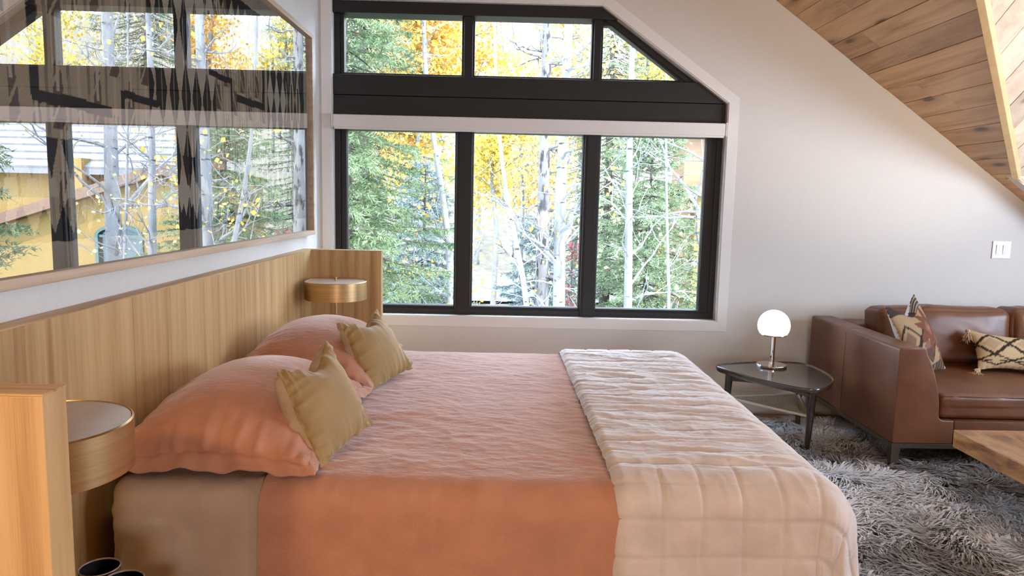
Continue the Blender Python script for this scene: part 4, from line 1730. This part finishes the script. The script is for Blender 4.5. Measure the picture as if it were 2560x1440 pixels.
def spruce(loc, h, R, seed, mat, label, zlo=-1.6, zhi=4.6, dens=1.0, need=11, first=.5, group='spruce trees outside the window', zd=None):
    rs = np.random.RandomState(seed)
    x0, y0 = loc
    t = thing('spruce_tree', (x0, y0, GZ), label, 'tree', group)
    m = MB()
    m.tube([(x0 + .02 * sin(k), y0, GZ + h * k / 8) for k in range(9)], [max(.012, (.025 + .011 * h) * (1 - k / 8.2)) for k in range(9)], 10)
    make('trunk', m, 'brown_bark', t, smooth=True)
    bm_ = MB()
    TW0, TWD, TWL = [], [], []
    z = first
    while z < h - .1:
        fr = z / h
        wz = GZ + z
        vis = zlo < wz < zhi
        nb_ = rs.randint(5, 8) if vis else 5
        a0 = rs.rand() * 6.28
        for k in range(nb_):
            az = a0 + k * 2 * pi / nb_ + rs.randn() * .25
            L = R * (1 - fr) ** .85 * (.75 + .45 * rs.rand()) + .12
            n = 7
            tt = np.linspace(0, 1, n)
            droop = -.42 * L * tt ** 1.3 + .20 * L * tt ** 3 + (rs.rand() - .4) * .18 * L * tt
            if fr > .8:
                droop = .35 * L * tt
            hd = np.array((cos(az), sin(az), 0))
            pts = np.array((x0, y0, wz)) + hd * (L * tt)[:, None]
            pts[:, 2] += droop
            pts += rs.randn(n, 3) * .012 * L * tt[:, None]
            bm_.tube(pts, np.linspace(.006 + .007 * L, .002, n), 4 if vis else 3, cap=False)
            nt = int((L / .055 if vis else L / .16) * dens)
            u = .12 + .88 * rs.rand(max(nt, 3) * 2)
            idx = u * (n - 1)
            i0 = np.minimum(idx.astype(int), n - 2)
            p = pts[i0] + (pts[i0 + 1] - pts[i0]) * (idx - i0)[:, None]
            sgn = np.where(np.arange(len(u)) % 2 == 0, 1, -1)
            side = np.cross(hd, (0, 0, 1))
            d = hd * .75 + side * sgn[:, None] * (.7 + .3 * rs.rand(len(u)))[:, None] + np.array((0, 0, -.25)) + rs.randn(len(u), 3) * .16
            d /= np.linalg.norm(d, axis=1)[:, None]
            TW0.append(p)
            TWD.append(d)
            TWL.append((.10 + .26 * L * (1 - u * .75)) * (.6 + .6 * rs.rand(len(u))) * (1 if vis else 1.6))
        z += (.19 if vis else .42) * (1.25 - .6 * fr)
    make('branches', bm_, 'brown_bark', t, fixn=False)['kind'] = 'stuff'
    p, d, L = np.concatenate(TW0), np.concatenate(TWD), np.concatenate(TWL)
    vis = (p[:, 2] > zlo) & (p[:, 2] < zhi)
    k = np.where(vis, need, 5)
    ii = np.repeat(np.arange(len(p)), k)
    f = rs.rand(len(ii))
    b = p[ii] + d[ii] * (L[ii] * f)[:, None]
    b[:, 2] -= .10 * L[ii] * f ** 2
    a_, c_ = rot_from(d)
    ang = rs.rand(len(ii)) * 2 * pi
    rad = a_[ii] * np.cos(ang)[:, None] + c_[ii] * np.sin(ang)[:, None]
    nd_ = d[ii] * .75 + rad * .8 + rs.randn(len(ii), 3) * .15
    nd_ /= np.linalg.norm(nd_, axis=1)[:, None]
    nl_ = (.045 + .04 * rs.rand(len(ii))) * np.where(vis[ii], 1, 1.8)
    sidev = np.cross(nd_, rs.randn(len(ii), 3))
    sidev /= np.linalg.norm(sidev, axis=1)[:, None] + 1e-9
    wv = sidev * (.0085 * np.where(vis[ii], 1, 2.0))[:, None]
    V_ = np.stack([b - wv, b + wv, b + nd_ * nl_[:, None]], 1).reshape(-1, 3)
    Fq = np.arange(len(V_)).reshape(-1, 3)
    tag(raw('needles', V_, Fq, mat, t), kind='stuff')
    return t


def limb_path(rs, p, d, L, n, wob, upw=.0):
    pts = [np.array(p, float)]
    d = np.array(d, float)
    d /= np.linalg.norm(d)
    for k in range(n):
        d = d + rs.randn(3) * wob + np.array((0, 0, upw))
        d /= np.linalg.norm(d)
        pts.append(pts[-1] + d * L / n)
    return np.array(pts)


def aspen(path, r, seed, label, leaf=None, nleaf=0, zb=(.5, 5), nbr=22, blen=1.1, group='aspen trees outside the window', lsize=.05, mat='aspen_bark', name='aspen_tree', updir=.55, sub=4, spread=.10):
    rs = np.random.RandomState(seed)
    path = np.array(path, float)
    t = thing(name, tuple(path[0]), label, 'tree', group)
    # smooth the trunk
    tt = np.linspace(0, len(path) - 1, 24)
    tr = np.stack([np.interp(tt, np.arange(len(path)), path[:, k]) for k in range(3)], -1)
    for _ in range(3):
        tr[1:-1] = (tr[:-2] + 2 * tr[1:-1] + tr[2:]) / 4
    m = MB()
    hfrac = np.linspace(0, 1, 24)
    m.tube(tr, r * (1.12 - .75 * hfrac), 12)
    make('trunk', m, mat, t, smooth=True)
    bm_ = MB()
    tips = []
    zs = tr[:, 2]
    for k in range(nbr):
        z = rs.uniform(*zb)
        if z > zs[-1]:
            z = zs[-1] - .05
        p = np.array([np.interp(z, zs, tr[:, q]) for q in range(3)])
        hf = np.interp(z, zs, hfrac)
        az = rs.rand() * 2 * pi
        L = blen * (.5 + .8 * rs.rand()) * (1.2 - .7 * hf)
        bp = limb_path(rs, p, (cos(az), sin(az), updir * (.3 + 1.4 * rs.rand())), L, 7, .16, .04)
        br = max(.004, r * .32 * (1.1 - .6 * hf) * (.5 + .6 * rs.rand()))
        bm_.tube(bp, np.linspace(br, .0025, len(bp)), 5, cap=False)
        for q in range(sub):
            i = rs.randint(1, 7)
            d = bp[i] - bp[i - 1]
            d = d / np.linalg.norm(d) + rs.randn(3) * .6
            sp = limb_path(rs, bp[i], d, L * .5 * (.4 + .6 * rs.rand()), 5, .22, .03)
            bm_.tube(sp, np.linspace(br * .5, .002, len(sp)), 4, cap=False)
            tips += [sp[2], sp[3], sp[4], sp[5]]
        tips += list(bp[3:])
    make('branches', bm_, mat, t, fixn=False)['kind'] = 'stuff'
    if leaf and nleaf:
        tips = np.array(tips)
        c = tips[rs.randint(0, len(tips), nleaf)] + rs.randn(nleaf, 3) * spread * np.array((1, 1, .9))
        a = rs.randn(nleaf, 3)
        a /= np.linalg.norm(a, axis=1)[:, None]
        b = np.cross(a, rs.randn(nleaf, 3))
        b /= np.linalg.norm(b, axis=1)[:, None]
        sz = (lsize * (.6 + .7 * rs.rand(nleaf)))[:, None] * .5
        V_ = np.stack([c - a * sz, c + b * sz * .9, c + a * sz, c - b * sz * .9], 1).reshape(-1, 3)
        tag(raw('leaves', V_, np.arange(len(V_)).reshape(-1, 4), leaf, t), kind='stuff')
    return t


# near trees
spruce((-1.86, 8.6), 12.0, 1.5, 1, 'needle', 'tall dark green spruce filling the left edge of the window')
spruce((-1.20, 11.3), 5.1, 1.35, 2, 'needle_blue', 'small blue-green spruce low behind the left sash', zhi=3)
spruce((.72, 13.0), 4.3, 1.7, 3, 'needle_blue', 'small blue spruce at the foot of the grey trunk', zhi=3)
spruce((2.85, 14.0), 6.3, 2.7, 4, 'needle_lit', 'broad pale green spruce filling the right sash', zhi=5, dens=1.15)
spruce((4.35, 8.4), 9.0, 1.7, 5, 'needle', 'green spruce right of the window, seen in the picture glass', dens=.8)
spruce((-2.9, 15.5), 15.0, 2.6, 6, 'needle', 'tall spruce behind the left edge of the window', dens=.6, zhi=6.5, need=9)
spruce((9.5, 25.0), 17.0, 3.4, 26, 'needle', 'tall spruce behind the ridge of the yellow house', dens=.45, zhi=10, need=9)
spruce((3.4, 23.5), 15.0, 3.0, 16, 'needle_lit', 'tall pale spruce behind the yellow house', dens=.5, zhi=8.5, need=9)

aspen([(-.58, 9.0, GZ), (-.60, 9.0, .1), (-.64, 9.0, .9), (-.80, 9.0, 1.9), (-.98, 9.0, 3.0), (-1.0, 9.0, 5.5)], .052, 11, 'slim pale aspen leaning in the left sash', 'gold_leaf', 420, (-.6, 5.2), 30, .9)
aspen([(.66, 7.5, GZ), (.63, 7.5, -.2), (.60, 7.5, 1.4), (.63, 7.5, 2.9), (.66, 7.5, 6.5)], .075, 12, 'white aspen with a thick clean trunk in the middle sash', 'yellow_leaf', 260, (-.3, 5.8), 34, 1.0)
aspen([(.33, 7.0, GZ), (.30, 7.0, .3), (.17, 7.0, .95), (.04, 7.0, 1.5), (-.06, 7.0, 2.2), (-.12, 7.0, 3.4)], .030, 13, 'thin white aspen leaning left in the middle sash', 'yellow_leaf', 60, (-.4, 3.2), 24, .8)
aspen([(1.45, 8.0, GZ), (1.44, 8.0, .2), (1.39, 8.0, 1.6), (1.36, 8.0, 2.8), (1.40, 8.0, 6.0)], .052, 14, 'white aspen trunk in front of the pale spruce', 'pale_leaf', 220, (-.3, 5.4), 34, 1.0)
aspen([(2.06, 8.5, GZ), (2.02, 8.5, .2), (1.94, 8.5, 1.2), (1.87, 8.5, 2.4), (1.80, 8.5, 4.2)], .022, 15, 'thin bent aspen near the right frame of the window', 'pale_leaf', 80, (-.2, 4.0), 22, .8)
aspen([(2.95, 10.2, GZ), (2.96, 10.2, 0), (3.0, 10.2, 1.2), (2.97, 10.2, 2.6), (2.9, 10.2, 8)], .135, 17, 'stout white aspen in front of the yellow house', 'pale_leaf', 300, (.5, 7), 30, 1.7)
aspen([(.66, 11.0, GZ), (.64, 11.0, 0), (.62, 11.0, 2.5), (.60, 11.0, 9)], .125, 18, 'thick grey conifer trunk in the middle sash', None, 0, (-1, 6), 34, .8, mat='grey_bark', name='bare_conifer', updir=-.1, group='bare trees outside the window')
# golden and yellow aspens behind
YEL = [((-1.75, 15.0), 9.0, .08, 'gold_leaf', 5200, 'golden orange aspen behind the left sash', (2.2, 5.6), 1.3),
       ((-1.05, 17.0), 11.0, .09, 'gold_leaf', 5200, 'tall golden orange aspen above the left mullion', (3.3, 7.6), 1.5),
       ((-.25, 23.0), 9.0, .09, 'yellow_leaf', 5200, 'bright yellow aspen beside the left mullion', (1.2, 5.4), 1.5),
       ((.75, 27.0), 10.0, .09, 'pale_leaf', 3800, 'pale yellow aspen behind the middle sash', (1.5, 6.5), 1.9),
       ((1.5, 19.0), 12.0, .09, 'pale_leaf', 1700, 'sparse yellow aspen behind the upper middle pane', (3.0, 8.0), 1.5),
       ((4.6, 24.5), 13.0, .10, 'yellow_leaf', 3000, 'yellow aspen behind the slanted upper pane', (3.6, 8.2), 1.7),
       ((7.0, 24.0), 14.0, .12, 'gold_leaf', 5200, 'golden aspen beyond the yellow house roof', (4.2, 10.5), 2.2),
       ((12.0, 24.0), 14.0, .12, 'yellow_leaf', 4200, 'yellow aspen beyond the far end of the house', (4.0, 10.5), 2.2),
       ((2.5, 25.0), 13.0, .11, 'gold_leaf', 4200, 'golden aspen far behind the right sash', (3.0, 9.0), 2.0),
       ((-3.6, 22.0), 12.0, .10, 'gold_leaf', 3600, 'golden aspen far behind the left spruce', (2.0, 8.5), 2.0)]
for i, ((x, y), h, r, lf, nl_, lab, zb, bl_) in enumerate(YEL):
    rs = np.random.RandomState(100 + i)
    pth = [(x + rs.randn() * .06 * k, y, GZ + h * k / 5) for k in range(6)]
    aspen(pth, r, 50 + i, lab, lf, nl_, zb, 34, bl_, lsize=.085 if y < 18 else .11, spread=.22, mat='far_bark', group='golden aspens in the distance')
# far pale grove and grey hillside trees (one of each kind, copied)
src = []
for i in range(4):
    rs = np.random.RandomState(200 + i)
    src.append(aspen([(rs.randn() * .1 * k, 0, GZ + 2.1 * k) for k in range(6)], .075, 210 + i, ('slender yellow far aspen beyond the road', 'slender pale aspen beyond the road', 'slender golden far aspen beyond the road', 'slender ivory-leaved far aspen beyond the road')[i], ('yellow_leaf', 'pale_leaf', 'gold_leaf', 'pale_leaf')[i], 900, (.5, 7.5), 20, 1.4, lsize=.16, spread=.3, mat='far_bark', group='far aspen grove beyond the road', sub=2))
for i in range(2):
    src.append(aspen([(.08 * k * (-1) ** k, 0, GZ + 2.4 * k) for k in range(6)], .10, 220 + i, 'bare grey tree on the far hillside', 'pale_leaf', 120, (-1, 9), 40, 1.8, lsize=.16, spread=.3, mat='grey_bark', name='bare_tree', group='bare trees on the hillside', sub=4))


def hill_z(x, y):
    i = np.argmin(np.abs(xs - x))
    j = np.argmin(np.abs(ys - y))
    return Zt[i, j]


rs = np.random.RandomState(4)
used = set()
spots = []


def scatter(n, x0, x1, y0, y1, gap, pick):
    for _ in range(n * 30):
        if n == 0:
            return
        x, y = rs.uniform(x0, x1), rs.uniform(y0, y1)
        if all((x - p[0]) ** 2 + (y - p[1]) ** 2 > gap ** 2 for p in spots):
            spots.append((x, y, pick()))
            n -= 1


scatter(24, -6, 5.5, 39, 52, 1.7, lambda: rs.randint(0, 4))
scatter(44, -16, 26, 53, 92, 3.6, lambda: 4 + rs.randint(0, 2) if rs.rand() < .75 else rs.randint(0, 4))
scatter(8, 9, 24, 27, 38, 3.0, lambda: rs.randint(0, 4))
for x, y, k in spots:
    p = src[k]
    if k in used:
        c = p.copy()
        COL.objects.link(c)
        for ch in p.children:
            d = ch.copy()
            COL.objects.link(d)
            d.parent = c
        p = c
    used.add(k)
    p.location = (x, y, hill_z(x, y) - .1)
    s_ = rs.uniform(.8, 1.25)
    p.scale = (s_, s_, s_)
    p.rotation_euler = (0, 0, rs.rand() * 6.28)

# red shrub
aspen([(1.25, 12.0, GZ), (1.22, 12.0, -1.5), (1.18, 12.0, 1.0)], .03, 61, 'red-leaved shrub beside the white aspen trunk', 'red_leaf', 200, (-.9, 1.0), 22, .45, lsize=.06, spread=.06, mat='brown_bark', name='red_shrub', group='shrubs outside the window')

# neighbour's house
HY = 16.0
hs = thing('house', (7.6, HY, GZ), 'yellow stucco house with grey shingle roof beyond the trees', 'house')
m = MB()
m.box(4.75, 13.5, HY + .6, HY + 6, GZ, 1.95)
make('main_wall', m, 'stucco', hs)
aw = lambda g: [(5.30 - g, -1.2 - g), (6.28 + g, -1.2 - g), (6.28 + g, .50)] + [(5.79 + (.49 + g) * cos(t_), .50 + (.22 + g) * sin(t_)) for t_ in np.linspace(0, pi, 14)[1:-1]] + [(5.30 - g, .50)]
m = MB()                                              # front gable wing
m.prism([(4.2, GZ), (9.0, GZ), (9.0, .45), (4.75, 1.84), (4.2, 1.7)], [aw(0)], HY - .3, HY + .62)
make('gable_wall', m, 'stucco', hs)
m = MB()
m.prism([(9.3, .33), (4.75, 1.82), (3.95, 1.56), (3.95, 1.76), (4.75, 2.04), (9.3, .55)], [], HY - .6, HY + .7)
make('rake_board', m, 'fascia', hs)
m = MB()
m.prism(aw(.02), [aw(-.05)], HY - .34, HY - .16)
wn = make('window', m, 'green_frame', hs)
m = MB()
m.prism(aw(-.03), [], HY - .24, HY - .2)
make('pane', m, 'dark_glass', wn)
for x0_, x1_, z0_, z1_ in ((5.3, 6.28, .46, .52), (5.76, 5.82, -1.2, .5)):
    m = MB()
    m.box(x0_, x1_, HY - .31, HY - .25, z0_, z1_)
    make('window_bar', m, 'green_frame', wn)
m = MB()
m.box(3.95, 4.62, HY - .1, HY + 1.0, GZ, 3.1)
make('tower_wall', m, 'orange_wood', hs)
m = MB()
m.hexa([(3.7, HY - .5, 2.95), (4.8, HY - .5, 2.95), (4.8, HY + 1.3, 2.95), (3.7, HY + 1.3, 2.95)], [(3.7, HY - .5, 3.12), (4.8, HY - .5, 3.2), (4.8, HY + 1.3, 3.2), (3.7, HY + 1.3, 3.12)])
make('tower_eave', m, 'fascia', hs)
m = MB()
m.box(6.75, 7.25, HY + .1, HY + .7, 1.0, 2.15)
make('chimney_wall', m, 'stucco', hs)
m = MB()
m.hexa([(4.62, HY + .2, 1.80), (13.8, HY + .2, 1.80), (13.8, HY + 4.6, 4.71), (4.62, HY + 4.6, 4.71)], [(4.62, HY + .2, 1.92), (13.8, HY + .2, 1.92), (13.8, HY + 4.6, 4.83), (4.62, HY + 4.6, 4.83)])
roof = make('roof', m, 'shingle', hs)
for row in range(16):                                  # courses of shingles
    y0_ = HY + .2 + row * .26
    z0_ = 1.92 + (y0_ - HY - .2) * .6618
    m = MB()
    m.hexa([(4.64, y0_, z0_ + .004), (13.7, y0_, z0_ + .004), (13.7, y0_ + .30, z0_ + .14), (4.64, y0_ + .30, z0_ + .14)],
           [(4.64, y0_ - .01, z0_ + .05), (13.7, y0_ - .01, z0_ + .05), (13.7, y0_ + .30, z0_ + .205), (4.64, y0_ + .30, z0_ + .205)])
    make('shingle_course', m, 'shingle', roof)
